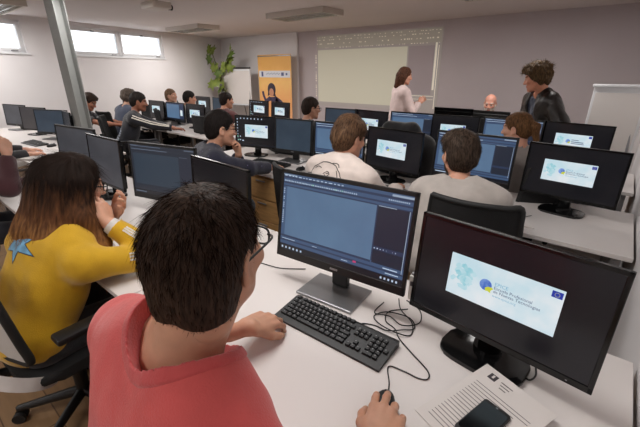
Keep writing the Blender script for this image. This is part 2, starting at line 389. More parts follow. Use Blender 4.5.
def ivy():
    root = empty('potted_ivy', (-8.85, 6.55, 0), 0, 'tall climbing ivy with broad green leaves in the far left corner', 'plant')
    m = MB(); m.cyl((0, 0, 0), (0, 0, .3), .13, .17, 20); m.build('pot', mat('pot_terracotta', rgb(120, 70, 50), .7), root, 40)
    m = MB(); m.cyl((0, 0, .29), (0, 0, .31), .155, n=20); m.build('soil', mat('soil', rgb(46, 34, 26), .95, bump=.6, bscale=60), root)
    stems = [[(0, 0, .3), (-.02, 0, .8), (.03, .02, 1.2), (-.05, .02, 1.5), (-.15, 0, 1.72), (-.36, .06, 2.02), (-.58, .1, 2.24)],
             [(-.05, .02, 1.5), (.1, .0, 1.72), (.28, .02, 1.82), (.42, .05, 2.0), (.5, .06, 2.16)],
             [(.03, .02, 1.2), (-.08, -.03, 1.25), (-.2, -.05, 1.36)]]
    m = MB()
    for s in stems: m.tube(s, .010, 6)
    m.build('stem', mat('ivy_stem', rgb(92, 90, 48), .7), root, 60)
    lm = [mat('ivy_leaf', rgb(120, 136, 56), .5, var=.3, scale=9), mat('ivy_leaf_dark', rgb(84, 106, 44), .5, var=.3, scale=9)]
    rnd = random.Random(5); spots_ = []
    for s in stems:
        P = spline(s, 8)
        for k in range(4, len(P), 3):
            if P[k].z > .9: spots_.append(P[k])
    for p in spots_:
        m = MB(); sc = rnd.uniform(.15, .24)
        out = [(0, 0), (.5, -.15), (.42, .3), (.95, .55), (.45, .75), (.3, 1.25), (0, .95), (-.3, 1.25), (-.45, .75), (-.95, .55), (-.42, .3), (-.5, -.15)]
        c = m.bm.verts.new((0, .45*sc, .12*sc)); vs = [m.bm.verts.new((x*sc, y_*sc, -.10*sc*abs(x)-.05*sc*y_*y_)) for x, y_ in out]
        for i in range(len(vs)): m.bm.faces.new((c, vs[i], vs[(i+1) % len(vs)]))
        ro = Matrix.Rotation(rnd.uniform(0, 2*PI), 4, 'Z') @ Matrix.Rotation(R(rnd.uniform(40, 95)), 4, 'X')
        bmesh.ops.transform(m.bm, matrix=Matrix.Translation(p+Vector((rnd.uniform(-.06, .06), rnd.uniform(-.10, .02), rnd.uniform(-.05, .05)))) @ Matrix.Rotation(R(rnd.uniform(-50, 30)), 4, 'Z') @ Matrix.Rotation(R(70+rnd.uniform(-25, 25)), 4, 'X') @ Matrix.Rotation(rnd.uniform(0, 6.28), 4, 'Z'), verts=m.bm.verts)
        m.build('leaf', lm[rnd.random() < .4], root, 60, recalc=False)
ivy()
# ------------------------------------------------------------------ desks
ZD = .74
def desk(x0, x1, y0, y1, label, panel=True, rounded=False):
    root = empty('desk', ((x0+x1)/2, (y0+y1)/2, 0), 0, label, 'desk', 'white desks')
    w, d = x1-x0-.004, y1-y0
    m = MB()
    if rounded:
        a = [(-w/2, -d/2), (w/2-.25, -d/2)]+[(w/2-.25+.25*math.sin(t), -d/2+.25-.25*math.cos(t)) for t in np.linspace(.2, PI/2, 8)]+[(w/2, d/2), (-w/2, d/2)]
        m.prism(a, ZD-.025, ZD, .002)
    else: m.box((0, 0, ZD-.0125), (w, d, .025), .002)
    m.build('desktop', M['desk'], root)
    for sx in (-1, 1):
        X = sx*(w/2-.06)
        m = MB()
        for sy in (-1, 1): m.box((X, sy*(d/2-.10), (ZD-.025+.03)/2), (.045, .045, ZD-.055), .004)
        m.box((X, 0, .0175), (.05, d-.06, .035), .004); m.box((X, 0, ZD-.045), (.04, d-.16, .04), .003)
        m.build('leg_frame', M['grey_metal'], root)
    if panel:
        m = MB(); m.box((0, d/2-.10, .50), (w-.2, .018, .36), .003); m.build('modesty_panel', M['white_panel'], root)
    m = MB(); m.cyl((w*.25, d/2-.06, ZD-.001), (w*.25, d/2-.06, ZD+.003), .03, n=20); m.build('cable_grommet', M['black'], root, 40)
    return root
XE = XR-.012
desk(XE-1.62, XE, .45, 1.32, 'white desk in the foreground holding the black keyboard and mouse')
desk(XE-3.24, XE-1.62, .45, 1.32, 'white desk the person in the yellow jersey leans on')
desk(XE-4.10, XE-3.24, .45, 1.32, 'short white desk at the left edge in front of the maroon sleeve')
desk(XE-1.80, XE, 2.20, 2.98, 'white desk beside the right wall behind the large black monitor')
desk(XE-3.72, XE-1.80, 2.14, 2.98, 'white desk with light wood pedestal where the navy sweater sits')
desk(XE-1.75, XE, 3.52, 4.24, 'white desk of the third row in front of the leather jacket')
desk(XE-3.50, XE-1.75, 3.52, 4.24, 'white desk of the third row in front of the projected picture')
desk(-2.35, -.95, 4.68, 5.38, 'white table of the bald man at the far wall')
desk(-6.10, -4.32, .92, 1.78, 'white desk beside the foot of the steel column')
desk(-7.9, -6.10, .92, 1.78, 'white desk at the left edge under the window wall')
desk(-5.95, -4.12, 2.92, 3.70, 'white desk with rounded end where the striped sleeve rests', rounded=True)
desk(-7.75, -5.95, 2.92, 3.70, 'white desk behind the steel column')
desk(-5.9, -3.95, 4.12, 4.92, 'white desk of the far left row in front of the orange banner')
desk(-7.8, -5.9, 4.12, 4.92, 'white desk of the far left row near the window corner')
# wooden drawer pedestal
root = empty('drawer_pedestal', (-2.47, 2.46, 0), 0, 'light wood drawer pedestal under the navy sweater desk', 'drawer unit')
m = MB(); m.box((0, 0, .365), (.52, .56, .67), .003); m.build('carcass', M['wood'], root)
for k in range(3):
    m = MB(); m.box((0, -.288, .145+k*.22), (.50, .018, .21), .003); dr = m.build('drawer_front', M['wood'], root)
    m = MB(); m.box((0, -.303, .215+k*.22), (.12, .012, .012), .003); m.build('handle', M['grey_metal'], dr)
for sx in (-1, 1):
    for sy in (-1, 1):
        m = MB(); m.cyl((sx*.2, sy*.22, 0), (sx*.2, sy*.22, .03), .02, n=10); m.build('foot', M['black'], root)

# ------------------------------------------------------------------ screens
E_CARD = glow('logo_card', rgb(196, 222, 232), 1., .3, var=rgb(228, 234, 238), scale=9)
E_TEAL = glow('logo_map_teal', rgb(146, 204, 216), 1., .3, var=rgb(180, 218, 226), scale=34)
E_TEAL2 = glow('logo_map_pale', rgb(176, 216, 226), 1., .3, var=rgb(196, 224, 232), scale=30)
E_GLOBE = glow('logo_globe', rgb(66, 104, 190), 1., .3, var=rgb(140, 172, 226), scale=40)
E_YEL = glow('logo_swoosh', rgb(204, 208, 60), 1.)
E_TXT = glow('logo_text', rgb(70, 84, 120), 1.)
E_TXT2 = glow('logo_text_pale', rgb(120, 176, 204), 1.)
E_FLAG = glow('flag_blue', rgb(32, 54, 158), 1.)
E_STAR = glow('flag_star', rgb(220, 214, 150), 1.)
E_BLACK = glow('screen_black', rgb(13, 13, 17), 1., .22)
E_VIEW = glow('viewport_blue', rgb(84, 110, 140), 1., .3, var=rgb(90, 118, 148), scale=6)
E_BAR = glow('toolbar_blue', rgb(62, 84, 116), 1., .3)
E_BAR2 = glow('toolbar_dark', rgb(44, 56, 82), 1., .3)
E_PANEL = glow('side_panel_dark', rgb(33, 39, 53), 1., .3)
E_ICON = glow('icon_pale', rgb(186, 204, 226), 1.)
E_LINE = glow('frame_line', rgb(150, 166, 186), 1.)
E_TASK = glow('taskbar', rgb(14, 17, 26), 1.)
E_RED = glow('record_dot', rgb(190, 60, 110), 1.)
E_GREEN = glow('icon_green', rgb(120, 190, 150), 1.)
E_WASH = glow('washed_screen', rgb(50, 52, 58), 1., .35, var=rgb(64, 66, 72), scale=5)
E_WASH2 = glow('washed_dark_screen', rgb(48, 45, 48), 1., .35, var=rgb(60, 56, 56), scale=5)
E_SLATE = glow('slate_screen', rgb(38, 52, 66), 1., .35, var=rgb(48, 62, 76), scale=5)

SOFT = {'software': (E_VIEW, E_BAR, E_BAR2, E_ICON, E_LINE)}
SOFT['software_dim'] = (glow('viewport_dim', rgb(40, 54, 68), 1.), glow('toolbar_dim', rgb(30, 38, 50), 1.), glow('toolbar_dim_dark', rgb(28, 35, 48), 1.), glow('icon_dim', rgb(96, 108, 126), 1.), glow('line_dim', rgb(84, 94, 110), 1.))
def rect(mb, x0, x1, z0, z1, y):
    mb.bm.faces.new([mb.bm.verts.new(p) for p in ((x0, y, z0), (x1, y, z0), (x1, y, z1), (x0, y, z1))])

def content(kind, par, w, h, rich):
    """w,h = lit area; the parent screen is centred on the origin and faces -y"""
    E_VIEW, E_BAR, E_BAR2, E_ICON, E_LINE = SOFT['software_dim' if kind == 'software_dim' else 'software']
    def U(u): return -w/2+u*w
    def V(v): return h/2-v*h
    E = .0006
    def quads(name, mm, rs, k=1):
        mb = MB()
        for u0, u1, v0, v1 in rs: rect(mb, U(u0), U(u1), V(v1), V(v0), -E*k)
        return mb.build(name, mm, par, recalc=False)
    if kind in ('logo', 'logo_icons'):
        u0, u1, v0, v1 = .205, .805, .275, .71
        if not rich or w < .53: u0, u1 = .19, .75
        if kind == 'logo_icons': u0, u1, v0, v1 = .24, .82, .27, .70
        quads('logo_card', E_CARD, [(u0, u1, v0, v1)])
        cw, ch = u1-u0, v1-v0
        rnd = random.Random(11); mb = MB(); mb2 = MB()
        for k in range(40):                     # pale map blots at the card's left
            a = rnd.uniform(0, 6.28); rr = abs(rnd.gauss(0, .45)); cu = u0+cw*(.155+.115*rr*math.cos(a)); cv = v0+ch*(.5+.34*rr*math.sin(a))
            n = 9; q = mb if k % 2 else mb2; s = rnd.uniform(.010, .030)
            f = [q.bm.verts.new((max(U(u0)+.002, U(cu)+w*s*math.cos(t)*rnd.uniform(.6, 1.2)), -E*(1.6+.05*k), V(cv)+w*s*math.sin(t)*rnd.uniform(.6, 1.1))) for t in np.linspace(0, 2*PI, n, False)]
            q.bm.faces.new(f)
        mb.build('map_blot', E_TEAL, par, recalc=False); mb2.build('map_pale', E_TEAL2, par, recalc=False)
        gx, gz, gr = U(u0+cw*.375), V(v0+ch*.47), ch*h*.13
        mb = MB(); mb.bm.faces.new([mb.bm.verts.new((gx+gr*math.cos(t), -E*4, gz+gr*math.sin(t))) for t in np.linspace(0, 2*PI, 24, False)]); mb.build('globe', E_GLOBE, par, recalc=False)
        mb = MB(); mb.bm.faces.new([mb.bm.verts.new((gx+gr*x, -E*5, gz+gr*z)) for x, z in ((0, -.5), (.5, -.15), (1.15, -.1), (1.3, -.35), (.95, -.7), (1.0, -1.15), (.5, -.95), (.1, -1.05))]); mb.build('swoosh', E_YEL, par, recalc=False)
        tx = gx+gr*1.35; sz = ch*h*.098
        if rich:
            for (t, s, dz, mm) in (('EPICE', 1.15, .55, E_TXT2), ('Escuela Profesional', 1., -.30, E_TXT), ('de Nuevas Tecnologias', 1., -1.15, E_TXT), ('www.epice.org', .8, -2.1, E_TXT2)):
                mb = MB(); add_text(mb, t, sz*s, Matrix.Translation((tx, -E*4, gz+sz*dz)) @ STAND); mb.build('writing', mm, par, recalc=False)
        else:
            quads('writing', E_TXT, [(u0+cw*.47, u0+cw*.80, v0+ch*.47, v0+ch*.52), (u0+cw*.47, u0+cw*.82, v0+ch*.58, v0+ch*.62), (u0+cw*.47, u0+cw*.66, v0+ch*.35, v0+ch*.39)], 4)
        fx0, fx1, fv0, fv1 = u1-cw*.095, u1-cw*.012, v0+ch*.05, v0+ch*.185
        quads('flag', E_FLAG, [(fx0, fx1, fv0, fv1)], 4)
        if rich:
            mb = MB(); fx, fz = U((fx0+fx1)/2), V((fv0+fv1)/2); rr = (fv1-fv0)*h*.30
            for k in range(12):
                a = k*PI/6; s = rr*.24
                mb.bm.faces.new([mb.bm.verts.new((fx+rr*math.cos(a)+s*(1 if i % 2 == 0 else .4)*math.sin(i*PI/5), -E*5.5, fz+rr*math.sin(a)+s*(1 if i % 2 == 0 else .4)*math.cos(i*PI/5))) for i in range(10)])
            mb.build('flag_stars', E_STAR, par, recalc=False)
        if kind == 'logo_icons':
            rs = [(.03+.002*k, .055, .08+k*.105, .115+k*.105) for k in range(8)]+[(.10, .125, .68, .72), (.10, .125, .80, .84), (.16, .20, .82, .86)]
            rs += [(.12+.09*k, .145+.09*k, .045, .085) for k in range(7)]
            quads('icon', E_ICON, rs, 2); quads('icon_colour', E_GREEN, [(.03, .055, .68, .72), (.06, .085, .80, .84)], 3)
            quads('taskbar', E_TASK, [(0, 1, .95, 1)], 2)
    elif kind in ('software', 'software_dim'):
        quads('toolbar', E_BAR, [(0, 1, 0, .155)]); quads('toolbar_stripe', E_BAR2, [(0, 1, .035, .062), (0, 1, .105, .125), (0, .76, .15, .165)], 2)
        quads('viewport', E_VIEW, [(.035, .765, .165, .80)]); quads('tool_column', E_BAR, [(0, .035, .155, .80)])
        quads('panel', E_PANEL, [(.775, .985, .165, .62), (.775, .985, .665, .82)], 2); quads('panel_gap', E_BAR2, [(.765, 1, .155, .86)])
        quads('timeline', E_BAR, [(0, 1, .80, .92)], 1.5); quads('timeline_stripe', E_BAR2, [(0, .765, .80, .825), (0, 1, .86, .88)], 2.5)
        quads('taskbar', E_TASK, [(0, 1, .925, 1)], 2)
        quads('frame_line', E_LINE, [(.985, .990, .165, .86), (.78, .9, .16, .168), (.86, 1., .012, .035), (.0, .12, .01, .022)], 3)
        rnd = random.Random(4); ic = []
        if rich:
            u = .01
            while u < .62: ic.append((u, u+.007, .082, .098)); u += rnd.uniform(.012, .017)
            u = .01
            while u < .5:
                w_ = rnd.uniform(.01, .03); ic.append((u, u+w_, .02, .03)); u += w_+.014
            u = .84
            while u < .98: ic.append((u, u+.006, .07, .085)); u += .013
            for k in range(22):
                if rnd.random() < .7: ic.append((.009, .018, .19+k*.026, .203+k*.026))
            for k in range(6): ic.append((.02+.035*k, .034+.035*k, .952, .978))
            for k in range(5): ic.append((.85+.027*k, .862+.027*k, .95, .975))
            for k in range(8): ic.append((.78+.022*k, .79+.02*k, .64-.004*(k % 2), .65))
            ic += [(.02, .14, .845, .852), (.3, .34, .845, .85), (.55, .6, .895, .902), (.86, .96, .84, .852), (.88, .97, .89, .90)]
        else: ic = [(.02, .5, .02, .03), (.02, .6, .08, .092), (.02, .2, .95, .97)]
        quads('icon', E_ICON, ic, 4)
        if rich: quads('record_dot', E_RED, [(.64, .665, .865, .888)], 4); quads('icon_colour', E_GREEN, [(.26, .268, .08, .096), (.45, .456, .08, .096), (.5, .506, .08, .096)], 4.5)
    elif kind == 'dialog':
        quads('viewport', E_VIEW, [(0, .74, .07, .9)]); quads('dialog', E_CARD, [(.80, .93, .38, .72)], 2); quads('taskbar', E_TASK, [(0, 1, .92, 1)], 2)

def monitor(style, kind, w, h, zb, tilt=4., rich=False):
    root = empty('monitor')
    bz, bb, bt = (.013, .020, .014) if style == 'gloss' else (.014, .034, .016)
    hold = Matrix.Translation((0, 0, zb)) @ Matrix.Rotation(-R(tilt), 4, 'X')
    T = hold @ Matrix.Translation((0, 0, h/2))
    m = MB()
    # front frame
    for c, d in (((0, 0, h/2-bt/2), (w, .018, bt)), ((0, 0, -h/2+bb/2), (w, .018, bb)), ((-w/2+bz/2, 0, 0), (bz, .018, h)), ((w/2-bz/2, 0, 0), (bz, .018, h))): m.box(c, d, .002)
    m.box((0, .006, 0), (w-.01, .012, h-.01))
    m.box((0, .020, -.01), (w*.93, .02, h*.86), .008); m.box((0, .036, -.02), (w*.62, .02, h*.60), .008)
    bmesh.ops.transform(m.bm, matrix=T, verts=m.bm.verts)
    m.build('housing', M['black_gloss'] if style == 'gloss' else M['black'], root)
    lw_, lh = w-2*bz, h-bb-bt
    base = {'logo': E_BLACK, 'logo_icons': E_BLACK, 'software': E_BAR2, 'dialog': E_BAR2, 'software_dim': E_BLACK, 'wash': E_WASH, 'wash_dark': E_WASH2, 'slate': E_SLATE, 'off': E_BLACK}[kind]
    m = MB(); m.box((0, 0, 0), (lw_, .004, lh)); sc = m.build('screen', base, root)
    sc.matrix_local = T @ Matrix.Translation((0, -.0035, (bb-bt)/2))
    # content faces sit just ahead of the glass
    class P: pass
    pivot = sc
    before = set(o.name for o in sc.children)
    content(kind, sc, lw_, lh, rich)
    for ch in sc.children: ch.location = (0, -.0021, 0)
    if style != 'gloss':
        m = MB(); m.box((0, -.010, -h/2+bb/2), (.035, .001, .008)); bmesh.ops.transform(m.bm, matrix=T, verts=m.bm.verts); m.build('badge', M['silver'], root)
        m = MB(); m.prism([(-.13, -.09), (.13, -.09), (.13, .09), (-.13, .09)], 0, .012, .003); m.build('base', M['silver'], root)
        m = MB(); m.box((0, .055, (zb+h*.45)/2+.006), (.075, .028, zb+h*.45-.012), .006); m.build('neck', M['black'], root)
    else:
        m = MB(); a = [(.13*math.copysign(abs(math.cos(t))**.55, math.cos(t)), .088*math.copysign(abs(math.sin(t))**.55, math.sin(t))) for t in np.linspace(0, 2*PI, 40, False)]
        m.prism(a, 0, .014, .005); m.build('base', M['black_gloss'], root, 40)
        m = MB(); m.box((0, .045, (zb+.10)/2+.010), (.07, .030, zb+.09), .006); m.cyl((0, .03, .014), (0, .03, .03), .045, n=20); m.build('neck', M['black_gloss'], root, 40)
        m = MB(); m.box((w/2-.06, -.0095, -h/2+bb/2), (.005, .001, .0025)); bmesh.ops.transform(m.bm, matrix=T, verts=m.bm.verts); m.build('power_light', M['silver'], root)
    return root
PROTO = {}
def put_monitor(x, y, yaw, style, kind, label, w=.55, h=.345, zb=.085, tilt=4., rich=False, group=None, z=ZD):
    key = (style, kind, w, h, zb, tilt, rich)
    if key in PROTO: o = copy_tree(PROTO[key])
    else: o = PROTO[key] = monitor(*key)
    o.location = (x, y, z); o.rotation_euler = (0, 0, R(yaw)); tag(o, label, 'monitor', group or 'computer monitors'); return o
PM = put_monitor
# foreground row
PM(-.168, 1.045, -7, 'gloss', 'logo', 'largest black monitor in the right foreground showing a pale logo card', .56, .36, .062, 5, True)
PM(-.762, 1.03, 5, 'slim', 'software', 'monitor with silver base above the keyboard showing blue modelling software', .60, .385, .098, 9, True)
PM(-1.56, 1.06, -3, 'gloss', 'off', 'dark monitor just left of the wood pedestal, its top edge above the dark-haired head', .52, .345, .085)
PM(-2.14, 1.07, 14, 'slim', 'software_dim', 'monitor with dim blue software screen behind the left of the foreground head', .56, .365, .085)
PM(-2.83, 1.00, 1, 'gloss', 'wash', 'dim grey monitor angled behind the raised hand of the yellow jersey', .52, .36, .075)
PM(-3.42, 1.02, 8, 'slim', 'wash', 'wide dull grey monitor above the brown long hair', .60, .385, .065)
# second row
PM(-.165, 2.72, -8, 'gloss', 'logo', 'black monitor with logo card on the desk by the right wall', .545, .345, .085, 3, True)
PM(-.79, 2.75, -2, 'slim', 'software', 'blue software monitor behind the head in grey sweater', .58, .36, .085)
PM(-1.40, 2.66, -8, 'gloss', 'logo', 'black logo monitor between the white hoodie and the grey sweater', .545, .345, .085, 4, True)
PM(-1.98, 2.70, 4, 'slim', 'software', 'blue monitor hidden behind the head of the white hoodie')
PM(-2.52, 2.66, 6, 'slim', 'slate', 'slate blue monitor right of the icon-covered desktop screen', .46, .345, .085)
PM(-3.04, 2.62, 14, 'gloss', 'logo_icons', 'black monitor with desktop icons and logo card facing the navy sweater', .53, .34, .085, 4, True)
# third row
PM(-.28, 4.02, -9, 'gloss', 'logo', 'black logo monitor in front of the white flip chart by the right wall', .545, .345, .085)
PM(-.82, 4.03, 0, 'slim', 'software', 'blue software monitor right below the leather jacket')
PM(-1.37, 3.97, 4, 'gloss', 'logo', 'black logo monitor just above the dark hair of the grey sweater', .50, .345, .085)
PM(-1.86, 3.96, 2, 'slim', 'software', 'blue monitor behind the black coat on the chair')
PM(-2.36, 3.86, -6, 'gloss', 'logo', 'black logo monitor right behind the white hoodie head, under the projected picture', .50, .345, .085)
PM(-2.80, 3.84, 2, 'slim', 'slate', 'slate screen beside the dark-haired head in black near the projected picture', .47, .345, .085)
# bald man's table: seen from behind
PM(-1.70, 4.84, 180, 'gloss', 'off', 'back of the dark monitor left of the bald man', .50, .345, .085)
PM(-1.27, 4.86, 176, 'slim', 'off', 'back of the monitor in front of the bald man', .50, .345, .075)
# left block, near row under the windows
G2 = 'monitors of the left rows'
PM(-7.40, 1.50, 14, 'slim', 'wash', 'grey monitor cut by the left edge of the photo', .60, .33, .06, group=G2)
PM(-6.62, 1.54, 18, 'gloss', 'wash_dark', 'brownish dark monitor second from the left edge', .56, .33, .06, group=G2)
PM(-5.98, 1.58, 22, 'slim', 'slate', 'blue-black monitor just left of the steel column', .60, .33, .06, group=G2)
PM(-5.53, 1.62, -6, 'gloss', 'off', 'narrow dark monitor half behind the steel column', .40, .33, .06, group=G2)
# left block, second row
PM(-5.95, 3.38, 0, 'slim', 'dialog', 'blue monitor with a white dialog on the rounded white desk', .56, .32, .06, group=G2)
PM(-5.38, 3.40, 2, 'gloss', 'logo', 'black logo monitor at the rounded desk end left of the navy sweater', .50, .32, .06, group=G2)
PM(-6.62, 3.40, 0, 'gloss', 'logo', 'black logo monitor right of the striped jacket head', .52, .32, .06, group=G2)
PM(-6.28, 3.62, -30, 'slim', 'wash', 'small grey monitor between two blue screens of the left rows', .30, .32, .06, group=G2)
PM(-7.75, 3.42, 0, 'slim', 'slate', 'slate screen just left of the curly head', .5, .32, .06, group=G2)
# left block, far row
PM(-5.20, 4.60, -4, 'gloss', 'logo_icons', 'black icon desktop monitor in front of the flip chart', .56, .32, .06, group=G2)
PM(-4.60, 4.56, -2, 'gloss', 'logo', 'small black logo monitor in front of the orange banner legs', .46, .32, .06, group=G2)
PM(-6.35, 4.62, 0, 'slim', 'slate', 'slate blue screen left of the maroon sweater head', .55, .32, .06, group=G2)
PM(-6.98, 4.62, 0, 'slim', 'logo', 'grey logo screen right of the far black-haired head', .5, .32, .06, group=G2)

# ------------------------------------------------------------------ keyboards, mice
KX = []
def keyboard(rich):
    root = empty('keyboard'); W_, D_ = .445, .145
    m = MB()
    side = [(-D_/2, 0), (D_/2, 0), (D_/2, .022), (D_/2-.012, .024), (-D_/2+.03, .012), (-D_/2, .009)]
    m.loft([[(x, y, z) for y, z in side] for x in (-W_/2, -W_/2+.003, W_/2-.003, W_/2)]); m.build('keyboard_body', M['black'], root)
    p = .0188; rows = []
    y0 = -D_/2+.034; x0 = -W_/2+.012
    def z(y): return .0125+(y+D_/2-.03)*.105
    ks = []
    def row(r, ws, xs=None):
        x = x0
        for q in ws:
            if q > 0: ks.append((x+q*p/2, y0+r*p, q*p-.003))
            x += abs(q)*p
    row(0, [1.5, 1.25, 1.25, 5.5, 1.25, 1.25, 1.25, 1.75, -.4, 1, 1, 1, -.4, 2, 1])
    row(1, [2]+[1]*11+[2, -1.4, 1, -1.4, 1, 1, 1])
    row(2, [1.75]+[1]*11+[2.25, -3.8, 1, 1, 1, 1])
    row(3, [1.5]+[1]*13+[-.9, 1, 1, 1, -.4, 1, 1, 1])
    row(4, [1]*13+[2, -.4, 1, 1, 1, -.4, 1, 1, 1])
    row(5.25, [1, -.6, 1, 1, 1, 1, -.3, 1, 1, 1, 1, -.3, 1, 1, 1, 1])
    def cap(mb, x, y, w, d=p-.003):
        zz = z(y); h = .007
        mb.loft([[(x-w/2, y-d/2, zz-.003), (x+w/2, y-d/2, zz-.003), (x+w/2, y+d/2, zz-.001), (x-w/2, y+d/2, zz-.001)],
                 [(x-w/2+.0015, y-d/2+.001, zz+h), (x+w/2-.0015, y-d/2+.001, zz+h), (x+w/2-.0015, y+d/2-.0025, zz+h+.001), (x-w/2+.0015, y+d/2-.0025, zz+h+.001)]])
    if rich:
        for i, (x, y, w) in enumerate(ks[:100]):
            mb = MB(); cap(mb, x, y, w); k = mb.build('key', M['key'], root)
            mb = MB(); rect_up(mb, x-.003, x+.001, y+.0005, y+.005, z(y)+.0089); mb.build('legend', M['legend'], k)
        if len(ks) > 100:
            mb = MB()
            for x, y, w in ks[100:]: cap(mb, x, y, w)
            o = mb.build('key', M['key'], root); o['kind'] = 'stuff'
    else:
        mb = MB()
        for x, y, w in ks: cap(mb, x, y, w)
        mb.build('keys', M['key'], root)
    return root
def rect_up(mb, x0, x1, y0, y1, z):
    mb.bm.faces.new([mb.bm.verts.new(p) for p in ((x0, y0, z), (x1, y0, z), (x1, y1, z+.0005), (x0, y1, z+.0005))])
kb = keyboard(True); kb.location = (-.622, .838, ZD); kb.rotation_euler = (0, 0, R(2)); tag(kb, 'black keyboard under the left hand in the foreground', 'keyboard', 'keyboards')
KB2 = None
def put_kb(x, y, rz, label):
    global KB2
    if KB2 is None: KB2 = keyboard(False); o = KB2
    else: o = copy_tree(KB2)
    o.location = (x, y, ZD); o.rotation_euler = (0, 0, R(rz)); tag(o, label, 'keyboard', 'keyboards')
put_kb(-1.62, .80, 4, 'black keyboard at the elbow of the yellow jersey')
put_kb(-5.75, 1.28, 6, 'dark keyboard on the left desk near the steel column')
put_kb(-1.42, 2.40, 0, 'black keyboard in front of the white hoodie')
put_kb(-2.62, 2.42, 4, 'black keyboard at the hand of the navy sweater')
put_kb(-5.7, 3.12, 0, 'black keyboard beside the striped sleeve hand')
def mouse():
    root = empty('mouse'); m = MB(); m.ball((0, 0, .012), (.031, .056, .024), 12)
    for v in list(m.bm.verts):
        if v.co.z < 0.002: v.co.z = 0.0
    m.build('mouse_body', M['black'], root, 60)
    m = MB(); m.cyl((-.004, .032, .031), (.004, .032, .031), .007, n=14); m.build('scroll_wheel', M['black_matte'], root, 40)
    return root
ms = mouse(); ms.location = (-.322, .668, ZD); ms.rotation_euler = (0, 0, R(14)); tag(ms, 'black mouse under the right hand at the bottom edge', 'mouse', 'mice')
for x, y, rz, lb in ((-5.38, 1.36, 10, 'small black mouse on the left desk near the steel column'), (-2.22, 2.44, 0, 'dark mouse right of the navy sweater hand')):
    o = copy_tree(ms); o.location = (x, y, ZD); o.rotation_euler = (0, 0, R(rz)); tag(o, lb, 'mouse', 'mice')

# ------------------------------------------------------------------ cables, papers, small things
def cable(name, pts, label, r=.0022, mm=None):
    m = MB(); m.tube([(x, y, ZD+z) for x, y, z in pts], r, 6, 8)
    tag(m.build(name, mm or M['cable'], None, 60), label, 'cable')
c = .003
cable('mouse_cable', [(-.330, .708, .012), (-.350, .755, c), (-.384, .812, c), (-.34, .825, c), (-.29, .828, c), (-.268, .845, c), (-.285, .875, c), (-.36, .915, c), (-.42, .95, c), (-.455, .985, c), (-.50, 1.00, .006), (-.52, 1.06, c), (-.47, 1.12, c)], 'thin black mouse cable looping right of the keyboard')
cable('keyboard_cable', [(-.545, .905, .012), (-.56, .935, c), (-.52, .955, c), (-.47, .955, .006), (-.43, .99, .007), (-.40, 1.03, c), (-.44, 1.07, .006), (-.52, 1.05, .007), (-.55, 1.00, c), (-.50, .965, .009), (-.43, .962, .010), (-.395, .99, c), (-.42, 1.05, .006), (-.49, 1.10, c), (-.53, 1.16, c)], 'bundled black keyboard cable coiled between the two front monitors')
cable('monitor_cable', [(-.565, 1.10, c), (-.56, 1.02, c), (-.50, 1.03, .008), (-.44, 1.01, .010), (-.40, 1.07, c), (-.43, 1.14, c), (-.50, 1.17, c)], 'loose black monitor cable lying behind the coiled keyboard cable')
cable('power_cable', [(-.06, 1.07, c), (-.035, 1.03, c), (-.02, 1.06, .004), (-.03, 1.12, .003), (-.04, 1.2, c)], 'short black cable curling out behind the large black monitor base', .0028)
cable('headset_cable', [(-.30, 2.52, c), (-.36, 2.42, c), (-.45, 2.38, c), (-.50, 2.44, c), (-.44, 2.53, c), (-.36, 2.56, c), (-.40, 2.64, c)], 'thin cable on the desk behind the empty black chair back', .002)
cable('mouse_cable', [(-1.22, 2.52, c), (-1.12, 2.50, c), (-1.0, 2.56, c), (-.95, 2.66, c)], 'dark cable beside the logo monitor of the white hoodie', .002)
cable('mouse_cable', [(-1.30, .93, c), (-1.2, 1.0, c), (-1.08, 1.03, c), (-.98, 1.10, c)], 'thin black cable behind the foreground head by the silver base', .0022)

root = empty('printed_sheet', (-.100, .822, ZD+.0112), R(-21), 'printed sheet of paper under the black phone', 'paper')
root.rotation_euler = (R(3.6), 0, R(-21))
m = MB(); m.box((0, 0, .0004), (.21, .297, .0008)); m.build('sheet', M['paper'], root)
m = MB(); m.box((-.062, .118, .0011), (.024, .024, .0004)); m.build('emblem', M['ink_dark'], root)
m = MB(); m.box((-.062, .120, .0016), (.006, .012, .0004)); m.build('emblem_mark', M['paper'], root)
m = MB(); rnd = random.Random(2)
for i in range(3): m.box((-.02, .122-i*.011, .0010), (.036-.008*i, .003, .0003))
for i in range(17):
    L_ = rnd.uniform(.13, .165) if i % 5 != 4 else rnd.uniform(.06, .11); m.box((-.082+L_/2, .07-i*.012, .0010), (L_, .0020, .0003))
m.build('print_lines', M['ink'], root)
root = empty('phone', (-.095, .785, ZD+.0125), R(-16), 'black smartphone lying on the printed sheet', 'phone')
m = MB(); a = []
for cx_, cy_, t0 in ((.028, .063, 0), (-.028, .063, 90), (-.028, -.063, 180), (.028, -.063, 270)):
    for k in range(5): t = R(t0+k*22.5); a.append((cx_+.009*math.cos(t), cy_+.009*math.sin(t)))
m.prism(a, 0, .009, .002); m.build('phone_body', M['black_matte'], root, 40)
m = MB(); m.prism([(x*.90, y*.86) for x, y in a], .009, .0096); m.build('phone_screen', M['black_gloss'], root)
m = MB(); m.cyl((0, .064, .009), (0, .064, .0096), .003, n=12); m.build('earpiece', M['silver'], root)

